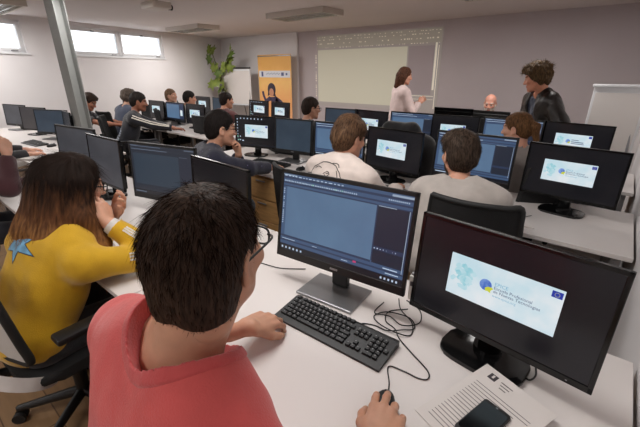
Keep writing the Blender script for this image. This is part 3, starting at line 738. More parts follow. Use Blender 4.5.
root = empty('power_adapter', (-.49, 1.20, ZD), R(6), 'white adapter standing between the two front monitors', 'adapter')
m = MB(); m.box((0, 0, .055), (.034, .026, .11), .005); m.build('adapter_body', M['white_plastic'], root, 40)
m = MB(); m.box((0, -.0135, .075), (.022, .001, .02)); m.build('adapter_label', M['ink'], root)
m = MB(); m.box((0, 0, .115), (.022, .014, .012), .002); m.build('adapter_plug', M['grey_metal'], root)
def paper(x, y, rz, w, d, label, name='paper_sheet', t=.0012, mm=None):
    o = MB(); o.box((0, 0, t/2), (w, d, t)); q = o.build(name, mm or M['paper']); q.location = (x, y, ZD); q.rotation_euler = (0, 0, R(rz)); tag(q, label, 'paper')
    return q
paper(-4.72, 1.02, 38, .36, .15, 'thick white pad on the left desk beside the typing hands', t=.018)
paper(-2.35, 2.30, 8, .21, .15, 'small white sheet on the desk by the wood pedestal')
paper(-.33, 2.30, 10, .17, .03, 'narrow white slip at the desk edge right of the grey sweater', t=.006)
paper(-1.75, 1.02, 10, .21, .297, 'white sheet with lines under the angled dim monitor')
paper(-1.58, .93, -14, .21, .297, 'white sheet on the desk at the fingers of the yellow jersey')
root = empty('computer_tower', (-.42, 2.62, 0), 0, 'black computer case under the desk by the right wall', 'computer')
m = MB(); m.box((0, 0, .22), (.19, .42, .42), .006); m.build('case', M['black'], root)
m = MB(); m.box((0, -.214, .30), (.15, .008, .05), .002); m.build('disc_drive', M['black_gloss'], root)
m = MB(); m.cyl((.05, -.211, .2), (.05, -.216, .2), .012, n=14); m.build('power_button', M['silver'], root)
for s in (-1, 1):
    for q in (-1, 1):
        m = MB(); m.cyl((s*.07, q*.17, 0), (s*.07, q*.17, .012), .014, n=10); m.build('foot', M['black_matte'], root)

# ------------------------------------------------------------------ chairs
def chair(mesh_mat, low=False, arms=True, ax=.29, az=0.):
    root = empty('office_chair')
    def backpt(u, v):     # u across -1..1, v up 0..1
        w = .235*(1-.10*v*v); zt = (.43 if not low else .10)
        return Vector((u*w, -.235-.05*v+.055*(1-u*u)*-1+.06, .56+v*zt+.0))
    nu, nv = 13, 9
    m = MB(); rows = [[backpt(-1+2*i/(nu-1), j/(nv-1)) for i in range(nu)] for j in range(nv)]
    fr = [r for r in rows]; V0 = [[m.bm.verts.new(p) for p in r] for r in fr]; V1 = [[m.bm.verts.new(p+Vector((0, -.022, 0))) for p in r] for r in fr]
    for j in range(nv-1):
        for i in range(nu-1): m.bm.faces.new((V0[j][i], V0[j][i+1], V0[j+1][i+1], V0[j+1][i])); m.bm.faces.new((V1[j][i], V1[j+1][i], V1[j+1][i+1], V1[j][i+1]))
    for i in range(nu-1): m.bm.faces.new((V0[0][i], V1[0][i], V1[0][i+1], V0[0][i+1])); m.bm.faces.new((V0[-1][i], V0[-1][i+1], V1[-1][i+1], V1[-1][i]))
    for j in range(nv-1): m.bm.faces.new((V0[j][0], V0[j+1][0], V1[j+1][0], V1[j][0])); m.bm.faces.new((V0[j][-1], V1[j][-1], V1[j+1][-1], V0[j+1][-1]))
    m.build('backrest', mesh_mat, root, 50)
    m = MB(); loop = [backpt(-1+2*i/8, 1) for i in range(9)]+[backpt(1, 1-j/5) for j in range(1, 6)]+[backpt(1-2*i/8, 0) for i in range(1, 9)]+[backpt(-1, j/5) for j in range(1, 6)]
    m.tube([p+Vector((0, -.011, 0)) for p in loop], .016, 8, 4); m.build('back_frame', M['black_matte'], root, 60)
    m = MB(); m.tube([(0, -.05, .40), (0, -.26, .42), (0, -.285, .56), (0, -.29, .66 if low else .75)], .022, 10, 5); m.build('back_support', M['black_matte'], root, 60)
    m = MB(); a = [(.24*math.copysign(abs(math.cos(t))**.45, math.cos(t)), .23*math.copysign(abs(math.sin(t))**.45, math.sin(t))) for t in np.linspace(0, 2*PI, 36, False)]
    m.prism(a, .405, .455, .018); m.build('seat', M['mesh'], root, 40)
    if arms:
        for s in (-1, 1):
            m = MB(); m.tube([(s*.22, 0, .40), (s*(ax-.005), 0, .42), (s*(ax+.005), 0, .50), (s*ax, 0, .645+az)], .018, 8, 5); ar = m.build('armrest', M['black_matte'], root, 60)
            m = MB(); m.box((s*ax, .01, .66+az), (.075, .27, .03), .012); m.build('arm_pad', M['black'], ar, 40)
    m = MB(); m.cyl((0, 0, .10), (0, 0, .25), .028, n=14); m.cyl((0, 0, .25), (0, 0, .40), .018, n=14); m.box((0, 0, .395), (.2, .2, .025), .006); m.build('gas_column', M['black'], root, 40)
    for k in range(5):
        a_ = k*2*PI/5+.3; d = Vector((math.cos(a_), math.sin(a_), 0))
        m = MB(); m.cyl(d*.02+Vector((0, 0, .11)), d*.29+Vector((0, 0, .075)), .026, .016, 10); lg = m.build('leg', M['black'], root, 40)
        m = MB(); n_ = Vector((-d.y, d.x, 0))
        for s in (-1, 1): m.cyl(d*.29+n_*s*.008+Vector((0, 0, .028)), d*.29+n_*s*.026+Vector((0, 0, .028)), .028, n=14)
        m.cyl(d*.29+Vector((0, 0, .05)), d*.29+Vector((0, 0, .085)), .008, n=8); m.build('caster', M['black_matte'], lg, 40)
    return root
CH = {}
def put_chair(x, y, az, label, kind='black', dz=0.):
    """az = direction faced, degrees clockwise from +y"""
    if kind not in CH:
        CH[kind] = o = chair(M['grey_mesh'] if kind == 'grey' else M['mesh'], kind == 'low', kind not in ('plain', 'low'), .36 if kind == 'grey' else .29, .02 if kind == 'grey' else 0.)
    else: o = copy_tree(CH[kind])
    o.location = (x, y, 0); o.rotation_euler = (0, 0, -R(az)); tag(o, label, 'chair', 'office chairs'); return o
# ------------------------------------------------------------------ bodies: smooth unions of tapered limbs, meshed as one surface
def v3(*a): return np.array(a, float)
def nrm(v): v = np.asarray(v, float); return v/max(np.linalg.norm(v), 1e-9)
def cap(a, b, ra, rb=None, k=.03, flat=False, sub=False): return ('c', np.asarray(a, float), np.asarray(b, float), ra, ra if rb is None else rb, k, flat, sub)
def ell(c, r, k=.03, Rm=None, sub=False): return ('e', np.asarray(c, float), np.asarray(r, float), k, None if Rm is None else np.asarray(Rm, float), sub)
def grow(prims, off, k=None):
    out = []
    for p in prims:
        if p[0] == 'c': out.append(('c', p[1], p[2], p[3]+off, p[4]+off, p[5] if k is None else k, p[6], p[7]))
        else: out.append(('e', p[1], p[2]+off, p[3] if k is None else k, p[4], p[5]))
    return out
def fbm(X, Y, Z, f, seed, n=5):
    r = np.random.default_rng(seed); s = 0.
    for i in range(n):
        w = nrm(r.normal(size=3))*f*r.uniform(.6, 1.6); w2 = nrm(r.normal(size=3))*f*.7
        s = s+np.sin(w[0]*X+w[1]*Y+w[2]*Z+r.uniform(0, 6)+1.7*np.sin(w2[0]*X+w2[1]*Y+w2[2]*Z+r.uniform(0, 6)))
    return s/n

def sdf_mesh(prims, res, post=None):
    lo = np.full(3, 1e9); hi = -lo
    for p in prims:
        if p[0] == 'c' and not p[7]:
            r = max(p[3], p[4]); lo = np.minimum(lo, np.minimum(p[1], p[2])-r); hi = np.maximum(hi, np.maximum(p[1], p[2])+r)
        elif p[0] == 'e' and not p[5]:
            r = p[2] if p[4] is None else np.full(3, p[2].max()); lo = np.minimum(lo, p[1]-r); hi = np.maximum(hi, p[1]+r)
    pad = 3*res+.02; lo -= pad; hi += pad
    n = np.ceil((hi-lo)/res).astype(int)+1
    ax = [(lo[i]+res*np.arange(n[i])).astype(np.float32) for i in range(3)]
    V = np.full(n, 1., np.float32)
    for p in prims:
        if p[0] == 'c':
            r = max(p[3], p[4]); k = p[5]; a = np.minimum(p[1], p[2])-r; b = np.maximum(p[1], p[2])+r; sub = p[7]
        else:
            r = p[2] if p[4] is None else np.full(3, p[2].max()); k = p[3]; a = p[1]-r; b = p[1]+r; sub = p[5]
        mg = k+2*res
        i0 = np.clip(np.floor((a-mg-lo)/res).astype(int), 0, n-1); i1 = np.clip(np.ceil((b+mg-lo)/res).astype(int)+1, 1, n)
        if (i1 <= i0).any(): continue
        sl = tuple(slice(i0[q], i1[q]) for q in range(3))
        X = ax[0][sl[0]][:, None, None]; Y = ax[1][sl[1]][None, :, None]; Z = ax[2][sl[2]][None, None, :]
        if p[0] == 'c':
            A, B = p[1], p[2]; ba = B-A; L2 = max(ba@ba, 1e-9)
            px, py, pz = X-A[0], Y-A[1], Z-A[2]
            t0 = (px*ba[0]+py*ba[1]+pz*ba[2])/L2; t = np.clip(t0, 0, 1)
            d = np.sqrt((px-t*ba[0])**2+(py-t*ba[1])**2+(pz-t*ba[2])**2)-(p[3]+(p[4]-p[3])*t)
            if p[6]: d = np.maximum(d, (t0-1)*math.sqrt(L2))
        else:
            px, py, pz = X-p[1][0], Y-p[1][1], Z-p[1][2]
            if p[4] is not None:
                Rm = p[4]; px, py, pz = (Rm[0, 0]*px+Rm[1, 0]*py+Rm[2, 0]*pz, Rm[0, 1]*px+Rm[1, 1]*py+Rm[2, 1]*pz, Rm[0, 2]*px+Rm[1, 2]*py+Rm[2, 2]*pz)
            r = p[2]
            k0 = np.sqrt((px/r[0])**2+(py/r[1])**2+(pz/r[2])**2); k1 = np.sqrt((px/r[0]**2)**2+(py/r[1]**2)**2+(pz/r[2]**2)**2)
            d = k0*(k0-1)/np.maximum(k1, 1e-6)
        v = V[sl]
        if sub:
            d = -d; h = np.maximum(k-np.abs(v-d), 0)/k; V[sl] = np.maximum(v, d)+h*h*k*.25
        else:
            h = np.maximum(k-np.abs(v-d), 0)/k; V[sl] = np.minimum(v, d)-h*h*k*.25
    if post is not None: V = post(V, ax[0][:, None, None], ax[1][None, :, None], ax[2][None, None, :]).astype(np.float32)
    V[[0, -1]] = 1; V[:, [0, -1]] = 1; V[:, :, [0, -1]] = 1
    I = V < 0
    cnt = np.zeros(np.array(n)-1, np.uint8)
    for a in (0, 1):
        for b in (0, 1):
            for c in (0, 1): cnt += I[a:n[0]-1+a, b:n[1]-1+b, c:n[2]-1+c]
    ci, cj, ck = np.nonzero((cnt > 0) & (cnt < 8))
    m = len(ci); idx = np.full(np.array(n)-1, -1, np.int32); idx[ci, cj, ck] = np.arange(m)
    C = {}
    for a in (0, 1):
        for b in (0, 1):
            for c in (0, 1): C[a, b, c] = V[ci+a, cj+b, ck+c]
    P = np.zeros((m, 3)); w = np.zeros(m)
    ks = list(C)
    for q in ks:
        for axis in range(3):
            if q[axis] == 0:
                q2 = tuple(1 if t == axis else q[t] for t in range(3)); va, vb = C[q], C[q2]; x = (va < 0) != (vb < 0)
                t = np.where(x, va/np.where(x, va-vb, 1), 0)
                e = np.array(q, float)[None, :].repeat(m, 0); e[:, axis] += t; P += e*x[:, None]; w += x
    P = (P/np.maximum(w, 1)[:, None]+np.stack([ci, cj, ck], 1))*res+lo
    F = []
    for axis in range(3):
        o1, o2 = [t for t in range(3) if t != axis]
        s0 = [slice(None)]*3; s1 = [slice(None)]*3; s0[axis] = slice(0, -1); s1[axis] = slice(1, None)
        A, B = I[tuple(s0)], I[tuple(s1)]; ei = np.nonzero(A != B)
        g = [ei[0], ei[1], ei[2]]; ok = (g[o1] > 0) & (g[o2] > 0) & (g[o1] < n[o1]-1) & (g[o2] < n[o2]-1)
        g = [t[ok] for t in g]; ins = A[tuple(g)]
        def cell(d1, d2):
            h = [t.copy() for t in g]; h[o1] += d1; h[o2] += d2; return idx[h[0], h[1], h[2]]
        q = np.stack([cell(-1, -1), cell(0, -1), cell(0, 0), cell(-1, 0)], 1)
        flip = ins if axis != 1 else ~ins
        q[~flip] = q[~flip][:, ::-1]; F.append(q)
    F = np.concatenate(F) if F else np.zeros((0, 4), int)
    F = F[(F >= 0).all(1)]
    return P, F

def relax(P, F, it=1, lam=.5):
    for _ in range(it):
        acc = np.zeros_like(P); c = np.zeros(len(P))
        for a in range(4):
            b = (a+1) % 4; np.add.at(acc, F[:, a], P[F[:, b]]); np.add.at(c, F[:, a], 1); np.add.at(acc, F[:, b], P[F[:, a]]); np.add.at(c, F[:, b], 1)
        P = P+lam*(acc/np.maximum(c, 1)[:, None]-P)
    return P
def vnormals(P, F):
    a = P[F[:, 2]]-P[F[:, 0]]; b = P[F[:, 3]]-P[F[:, 1]]; fn = np.cross(a, b); N = np.zeros_like(P)
    for q in range(4): np.add.at(N, F[:, q], fn)
    return N/np.maximum(np.linalg.norm(N, axis=1), 1e-12)[:, None]

def np_mesh(name, P, F, mats, parent=None, mi=None, smooth=True):
    me = bpy.data.meshes.new(name); k = F.shape[1]
    me.vertices.add(len(P)); me.vertices.foreach_set('co', np.ascontiguousarray(P, np.float32).ravel())
    me.loops.add(F.size); me.loops.foreach_set('vertex_index', np.ascontiguousarray(F, np.int32).ravel())
    me.polygons.add(len(F)); me.polygons.foreach_set('loop_start', np.arange(0, F.size, k, dtype=np.int32))
    for q in mats: me.materials.append(q)
    if mi is not None: me.polygons.foreach_set('material_index', mi.astype(np.int32))
    me.polygons.foreach_set('use_smooth', np.full(len(F), smooth, bool))
    me.update(calc_edges=True); me.validate()
    o = bpy.data.objects.new(name, me); COL.objects.link(o)
    if parent is not None: o.parent = parent
    return o

def rotm(yaw=0, pitch=0, roll=0):
    """head turn: yaw clockwise seen from above, pitch = nod down, roll = tilt to the right shoulder (radians)"""
    return np.array(Matrix.Rotation(-yaw, 3, 'Z') @ Matrix.Rotation(-pitch, 3, 'X') @ Matrix.Rotation(roll, 3, 'Y'))

HEAD = [ell((0, -.014, .032), (.0745, .096, .088), .03), ell((0, .028, -.040), (.058, .062, .074), .04), cap((-.045, .0, -.055), (-.02, .066, -.096), .026, .018, .03), cap((.045, .0, -.055), (.02, .066, -.096), .026, .018, .03),
        ell((0, .074, -.097), (.022, .02, .02), .02), cap((-.034, .076, .026), (.034, .076, .026), .013, k=.02), ell((-.04, .066, -.022), (.024, .022, .02), .025), ell((.04, .066, -.022), (.024, .022, .02), .025),
        ell((-.031, .094, .004), (.016, .012, .010), .012, sub=True), ell((.031, .094, .004), (.016, .012, .010), .012, sub=True),
        ell((-.031, .077, .004), (.0135, .0125, .0125), .004), ell((.031, .077, .004), (.0135, .0125, .0125), .004),
        cap((0, .090, .012), (0, .110, -.026), .0075, .012, .014), ell((-.013, .098, -.030), (.009, .010, .008), .010), ell((.013, .098, -.030), (.009, .010, .008), .010),
        ell((0, .090, -.057), (.023, .011, .006), .008), ell((0, .089, -.067), (.019, .011, .007), .006), ell((0, .102, -.062), (.024, .006, .0015), .003, sub=True)]
for s_ in (-1, 1):
    e_ = np.array(Matrix.Rotation(R(-18)*s_*-1, 3, 'Z') @ Matrix.Rotation(R(-10), 3, 'X'))
    HEAD += [ell((s_*.079, -.010, -.012), (.007, .021, .033), .010, e_), ell((s_*.086, -.006, -.008), (.006, .011, .018), .006, e_, sub=True), ell((s_*.076, .002, -.036), (.007, .010, .012), .008)]
HC_ = {}
def head_geo(res):
    if res not in HC_:
        P, F = sdf_mesh(HEAD+[cap((0, -.018, -.05), (0, -.03, -.105), .054, .054, .03)], res); HC_[res] = (relax(P, F, 1, .35), F)
    return HC_[res]
def face_slots(P, F, beard=0):
    c = P[F].mean(1); x, y, z = c[:, 0], c[:, 1], c[:, 2]; ax_ = np.abs(x); mi = np.zeros(len(F), int)
    if beard:
        bd = (z < -.040-.25*(np.maximum(0, .05-y))) & (y > -.005) & (z > -.125) & ~((ax_ < .020) & (z > -.072) & (y > .08)); bd |= (np.abs(z+.046) < .005) & (ax_ < .026) & (y > .09)
        bd |= (ax_ > .058) & (z < .0) & (z > -.06) & (y > .004) & (y < .03); mi[bd] = 4
    mi[(ax_ < .024) & (np.abs(z+.062) < .0085) & (y > .088)] = 1
    ey = ((ax_-.031)**2+(z-.004)**2 < .0125**2) & (np.abs(z-.004) < .0075) & (y > .068); mi[ey] = 2
    mi[ey & ((ax_-.031)**2+(z-.004)**2 < .0065**2)] = 3
    mi[(np.abs(z-.031-.002*np.cos(ax_*60)) < .0045) & (ax_ > .013) & (ax_ < .052) & (y > .05)] = 4
    return mi

def hand_prims(W, d, n, left, curl=(.25, .35, .35), spread=.06, thumb=.5, sc=1.):
    """wrist, finger direction, back-of-hand normal; five unequal bent fingers"""
    d = nrm(d); n = nrm(n-d*np.dot(n, d)); s = np.cross(d, n)*(1 if left else -1)   # s points to the thumb
    pr = [ell(W+d*.046*sc+n*-.004, np.array((.040, .046, .0155))*sc, .014, np.stack([s, d, n], 1))]
    L = [.072, .080, .074, .058]; off = [.0, .006, .001, -.011]
    for i in range(4):
        a = W+(s*(1.5-i)*.0145+d*.006)*sc; kn = W+(d*(.086+off[i])+s*(1.5-i)*.0205+n*(.005 if i in (1, 2) else .001))*sc
        pr.append(cap(a, kn, .0145*sc, .0110*sc, .012))
        sp = (1.5-i)*spread; dd = nrm(d+s*sp); ang = 0.; p = kn; r = .0098 if i < 3 else .0085
        cu = curl if not callable(curl) else curl(i)
        for j, fr in enumerate((.44, .31, .25)):
            ang += cu[j]; q = p+(dd*math.cos(ang)-n*math.sin(ang))*L[i]*fr*sc
            pr.append(cap(p, q, r*sc, (r-.0012)*sc, .005)); p = q; r -= .0010
    t0 = W+(d*.022+s*.022-n*.004)*sc; t1 = t0+(d*.030+s*(.012+.022*thumb)-n*.012)*sc; t2 = t1+(d*.028+s*.012*thumb-n*.007)*sc; t3 = t2+(d*.020-s*.002-n*.006)*sc
    pr += [cap(t0, t1, .0165*sc, .0125*sc, .012), cap(t1, t2, .0120*sc, .0105*sc, .005), cap(t2, t3, .0105*sc, .0088*sc, .005)]
    return pr

def ik(Sj, W, a, b, pole):
    v = W-Sj; L = np.linalg.norm(v)
    if L > (a+b)*.995: W = Sj+v/L*(a+b)*.995; v = W-Sj; L = np.linalg.norm(v)
    t = v/L; x = (a*a-b*b+L*L)/(2*L); h = math.sqrt(max(a*a-x*x, 0)); p = pole-t*np.dot(pole, t); return Sj+t*x+nrm(p)*h, W

SKINS = {}
def skin_set(tone):
    if tone not in SKINS:
        c = rgb(*tone); dk = tuple(v*.55 for v in c)
        SKINS[tone] = (mat('skin', c, .52, var=.08, scale=26, bump=.05, bscale=260, sss=.12), mat('lips', (c[0]*.78, c[1]*.5, c[2]*.5), .45), mat('eye_white', rgb(176, 166, 158), .25), mat('iris', rgb(44, 32, 26), .2))
    return SKINS[tone]
CLOTH = {}
def cloth(name, c, rough=.85, var=.08, scale=14, bump=.25, bscale=260, **k):
    if name not in CLOTH: CLOTH[name] = mat(name, rgb(*c), rough, var=var, scale=scale, bump=bump, bscale=bscale, sheen=k.pop('sheen', .25), **k)
    return CLOTH[name]
def hair_mat(name, c, c2=None):
    if name in CLOTH: return CLOTH[name]
    m, nt, b = nodes_of(name); b.inputs['Roughness'].default_value = .6; b.inputs['Specular IOR Level'].default_value = .12
    tc = nt.nodes.new('ShaderNodeTexCoord'); mp = nt.nodes.new('ShaderNodeMapping'); mp.inputs['Scale'].default_value = (1, 1, .18)
    n = nt.nodes.new('ShaderNodeTexNoise'); n.inputs['Scale'].default_value = 150; n.inputs['Detail'].default_value = 3
    r = nt.nodes.new('ShaderNodeValToRGB'); r.color_ramp.elements[0].position = .3; r.color_ramp.elements[1].position = .72
    a = rgb(*c); z = rgb(*(c2 or tuple(min(255, v*1.7+6) for v in c)))
    r.color_ramp.elements[0].color = (*[v*.6 for v in a], 1); r.color_ramp.elements[1].color = (*z, 1)
    nt.links.new(tc.outputs['Object'], mp.inputs['Vector']); nt.links.new(mp.outputs[0], n.inputs['Vector']); nt.links.new(n.outputs['Fac'], r.inputs['Fac']); nt.links.new(r.outputs['Color'], b.inputs['Base Color'])
    bp = nt.nodes.new('ShaderNodeBump'); bp.inputs['Strength'].default_value = .6; bp.inputs['Distance'].default_value = .004
    nt.links.new(n.outputs['Fac'], bp.inputs['Height']); nt.links.new(bp.outputs['Normal'], b.inputs['Normal'])
    CLOTH[name] = m; return m

def hair_geo(kind, res, seed):
    """hair in head coordinates"""
    pr = [ell((0, -.018, .037), (.083, .104, .095), .02), ell((0, -.055, -.02), (.070, .060, .075), .04)]
    amp, fr = .0035, 130
    top = .0
    if kind == 'crop': pr = [ell((0, -.017, .035), (.0795, .104, .0935), .02), ell((-.03, -.050, -.03), (.045, .062, .105), .04), ell((.03, -.050, -.03), (.045, .062, .105), .04)]; amp = .002
    if kind == 'tousled': pr += [ell((0, -.01, .062), (.086, .104, .080), .02), ell((-.02, .035, .085), (.06, .055, .045), .02), ell((0, -.06, .0), (.082, .066, .09), .03)]; amp, fr = .0075, 75
    if kind == 'curly': pr = [ell((0, -.015, .050), (.108, .122, .100), .02), ell((0, -.05, -.01), (.095, .080, .090), .04), ell((0, .05, .085), (.075, .06, .05), .03)]; amp, fr = .018, 110
    if kind == 'bob': pr += [ell((0, -.04, -.03), (.088, .085, .12), .03), cap((-.07, -.02, -.02), (-.065, -.03, -.16), .03, .025, .03), cap((.07, -.02, -.02), (.065, -.03, -.16), .03, .025, .03), cap((0, -.09, -.02), (0, -.09, -.17), .045, .04, .04)]; amp, fr = .005, 80
    if kind == 'pony': pr += [cap((.0, -.105, .03), (.0, -.14, .0), .028, .030, .02), cap((0, -.14, .0), (.0, -.15, -.16), .030, .018, .03)]
    if kind == 'cap': amp = .001; pr = [ell((0, -.014, .042), (.086, .106, .094), .02)]
    def post(V, X, Y, Z):
        V = V-amp*fbm(X, Y, Z*.55, fr, seed)
        if kind in ('bob', 'long'):
            face = np.sqrt((X/.066)**2+((Y-.10)/.085)**2+((Z+.045)/.115)**2)-1; V = np.maximum(V, -face*.06)
            return V
        zmin = np.interp(Y, [-.06, -.02, .0, .028, .05, .085, .12], [-.100, -.078, -.035, -.030, .035, .062, .075])
        if kind == 'crop': zmin = np.interp(Y, [-.06, -.02, .0, .028, .05, .085, .12], [-.088, -.084, -.040, -.030, .035, .062, .075])
        if kind == 'cap': zmin = np.interp(Y, [-.06, .0, .1], [-.01, .01, .03])
        if kind == 'pony': zmin = np.where(Y < -.1, -.3, zmin)
        V = np.maximum(V, (zmin-Z)*.8)
        ear = np.sqrt(((np.abs(X)-.085)/.03)**2+((Y+.004)/.024)**2+((Z+.014)/.036)**2)-1
        return np.maximum(V, -ear*.025) if kind != 'curly' else V
    P, F = sdf_mesh(pr, res, post); return P, F

def strands(P, F, N, length, flow, width, parent, mats, seed=1, lift=.15, name='hair_strands', keep=None, seg=3):
    """thin tapered locks that follow the hair surface"""
    r = np.random.default_rng(seed); Nn = vnormals(P, F); cand = np.arange(len(P)) if keep is None else np.nonzero(keep(P))[0]
    i = r.choice(cand, N); p = P[i]+r.normal(size=(N, 3))*.003; n = Nn[i]; d = flow(p, n, r); d = d-n*(d*n).sum(1)[:, None]*.9; d /= np.maximum(np.linalg.norm(d, axis=1), 1e-6)[:, None]
    L = length(p)*r.uniform(.6, 1.25, N); s = np.cross(d, n); w = width*r.uniform(.6, 1.4, N)
    cu = r.normal(size=N)*.35; pts = []
    for k in range(seg+1):
        t = k/seg; c = p-n*.004+(d*(t*L)[:, None])+n*((lift*L*t*(1-.45*t)))[:, None]+s*(cu*L*t*t*.5)[:, None]; pts.append(c)
    V = []; 
    for k in range(seg+1):
        t = k/seg; ww = (w*(1-.8*t))[:, None]; V += [pts[k]+s*ww, pts[k]-s*ww, pts[k]+n*ww]
    V = np.stack(V, 1); b = (np.arange(N)*3*(seg+1))[:, None]; Fq = []
    for k in range(seg):
        for a in range(3): c = (a+1) % 3; Fq.append(np.concatenate([b+3*k+a, b+3*k+c, b+3*k+3+c, b+3*k+3+a], 1))
    Fq = np.stack(Fq, 1); mi = np.repeat(r.integers(0, len(mats), N), Fq.shape[1])
    return np_mesh(name, V.reshape(-1, 3), Fq.reshape(-1, 4), mats, parent, mi, smooth=False)

def glasses(parent, Mh, mm=None):
    m = MB()
    for s in (-1, 1):
        a = [(s*.032+.025*math.copysign(abs(math.cos(t))**.6, math.cos(t)), .106-.10*abs(s*.032+.025*math.cos(t))*.25, .003+.018*math.copysign(abs(math.sin(t))**.6, math.sin(t))) for t in np.linspace(0, 2*PI, 24)]
        m.tube(a, .0024, 6, 1)
        m.tube([(s*.057, .100, .010), (s*.074, .085, .010), (s*.081, .02, .008), (s*.081, -.018, .002), (s*.078, -.035, -.016)], .0024, 6, 4)
    m.tube([(-.009, .106, .008), (0, .108, .011), (.009, .106, .008)], .002, 6, 3)
    o = m.build('glasses', mm or M['black'], parent, 60); o.matrix_local = Mh; return o

def smesh_obj(name, prims, res, mats, parent, post=None, it=1):
    P, F = sdf_mesh(prims, res, post); P = relax(P, F, it, .4); o = np_mesh(name, P, F, mats, parent); return o, P, F

class Pr: pass
def person(label, head, az, hair=('short', (30, 24, 20)), shirt=('knit', (60, 60, 66)), skin=(196, 148, 122), head_az=None, nod=8, roll=0, lean=None, hipz=.565, hands=(None, None), palms=(None, None), curls=(None, None),
           sleeve='long', res=.013, hres=.0075, dres=.006, beard=0, glass=False, stand=False, bw=1.06, folds=.004, hood=False, jacket=None, trousers=(34, 36, 44), seed=1, off=.017, strand=0, hs=1., pole=None, swing=0., neck=.0, gap=.5, sboost=1., nboost=1., hsc=1., hside=0., nl=.185, shdrop=0., nk_r=.090, nk_z=.548):
    head = np.array(head, float); az_ = R(az); rel = R((az if head_az is None else head_az)-az)
    Rz = np.array(Matrix.Rotation(-az_, 3, 'Z'))
    TL_, NL = .50, nl
    if stand and hipz < .7: hipz = .93
    H = head[2]-hipz
    best = (9, 0)
    if lean is None:
        for L in np.linspace(0, R(60), 121):
            z = TL_*math.cos(L)+NL*math.cos(L*.55+.12); best = min(best, (abs(z-H), L))
        L = best[1]
    else: L = R(lean)
    hl = L*.55+.12+neck
    s = (H-NL*math.cos(hl))/(TL_*math.cos(L))
    d = v3(swing, math.sin(L), math.cos(L)); d = nrm(d); f = v3(0, math.cos(L), -math.sin(L)); u = v3(1, 0, 0)
    hip = v3(0, 0, hipz)
    def T(x, y, z): return hip+u*x*bw+f*y+d*z*s
    N_ = T(0, 0, TL_); Hc = N_+NL*v3(hside, math.sin(hl), math.cos(hl))
    off2 = Rz@v3(Hc[0], Hc[1], 0); base = head-off2; base[2] = 0
    o = Pr(); o.base = base; o.Rz = Rz
    toL = lambda w: Rz.T@(np.array(w, float)-base)
    Rh = rotm(rel, R(nod), R(roll)); Mh = Matrix.Translation(Hc) @ Matrix(Rh).to_4x4() @ Matrix.Scale(hs, 4)
    # torso
    tor = [ell(T(0, 0, .03), (.150*bw, .115, .115), .04)]
    for q in (-1, 1):
        tor += [cap(T(q*.07, 0, .04), T(q*.062, .0, .22), .105, .098, .05), cap(T(q*.07, .005, .22), T(q*.092, -.008, .385), .106, .082, .05)]
    tor += [ell(T(0, -.018, .34), (.145*bw, .098, .14), .05)]
    sh = []
    for q in (-1, 1): sh += [cap(T(q*.08, -.012, .425), T(q*(.168+shdrop*.5), -.012, .432-shdrop), .066, .056, .05), cap(T(q*.03, -.024, .515), T(q*.135, -.02, .455-shdrop*.6), .042, .046, .05)]
    necktop = Hc+Rh@v3(0, -.022, -.06)*hs
    nk = [cap(T(0, -.016, .44), necktop, .058*nboost, .054*nboost, .03)]
    arms, hnd, wr = [], [], []
    for i, q in enumerate((-1, 1)):
        left = i == 0; SJ = T(q*(.188+shdrop*.6), -.012, .428-shdrop)
        tgt = hands[i]
        if tgt is None: W = T(q*.25, .10, -.02); hd = v3(0, .25, -1); hn = v3(q, 0, 0)
        else:
            W = toL(tgt[:3]); hd = None; hn = v3(0, 0, 1)
            if palms[i] is not None: hd = nrm(Rz.T@np.array(palms[i][0], float)); hn = nrm(Rz.T@np.array(palms[i][1], float))
        pl = v3(q*.55, -.25, -1.) if pole is None or pole[i] is None else Rz.T@np.array(pole[i], float)
        E, W = ik(SJ, W, .295*sboost, .262*sboost, pl)
        if hd is None: hd = nrm(W-E); hd = nrm(v3(hd[0], hd[1], min(.1, hd[2]*.3)-.05))
        arms.append((SJ, E, W)); hnd.append(hand_prims(W, hd, hn, left, curls[i] or (.25, .40, .35), sc=hsc))
    armp = []
    for SJ, E, W in arms: armp += [cap(SJ, E, .052, .040, .04), cap(E, W, .040, .027, .03), cap(E, E+(W-E)*.45, .043, .040, .03)]
    legs = []
    for q in (-1, 1):
        if stand: hj, kn, an = T(q*.085, 0, -.03), v3(q*.10, .03, .50), v3(q*.11, -.0, .09)
        else: hj, kn, an = hip+v3(q*.085, .02, -.02), v3(q*gap*.30, .42, hipz-.035), v3(q*gap*.30, .36, .09)
        legs += [cap(hj, kn, .082, .058, .04), cap(kn, an, .056, .040, .03)]
    feet = []
    for a in range(2):
        an = legs[a*2+1][2]; feet += [cap(an+v3(0, -.03, -.045), an+v3(0, .16, -.058), .034, .028, .02)]
    # ---- the body: one continuous surface (skin)
    prim = tor+sh+nk+armp+legs+feet
    P, F = sdf_mesh(grow(prim, -.004), res); P = relax(P, F, 1, .4); mi = np.zeros(len(F), int)
    hP, hF = head_geo(hres); parts = [(P, F, mi), ((hP*hs)@Rh.T+Hc, hF, face_slots(hP, hF, beard))]
    for i in range(2):
        SJ, E, W = arms[i]; q, g = sdf_mesh(hnd[i]+[cap(W+(E-W)*.25, W, .029, .025, .015), cap(W, W+nrm(W-E)*.01, .025, .022, .012)], dres); q = relax(q, g, 1, .3); parts.append((q, g, np.zeros(len(g), int)))
    b0 = 0; PP, FF, MM = [], [], []
    for P, F, mi in parts: PP.append(P); FF.append(F+b0); MM.append(mi); b0 += len(P)
    sk = skin_set(skin); hm = hair_mat('hair_%d_%d_%d' % hair[1], hair[1], hair[2] if len(hair) > 2 else None)
    body = np_mesh('person', np.concatenate(PP), np.concatenate(FF), [sk[0], sk[1], sk[2], sk[3], hm], None, np.concatenate(MM))
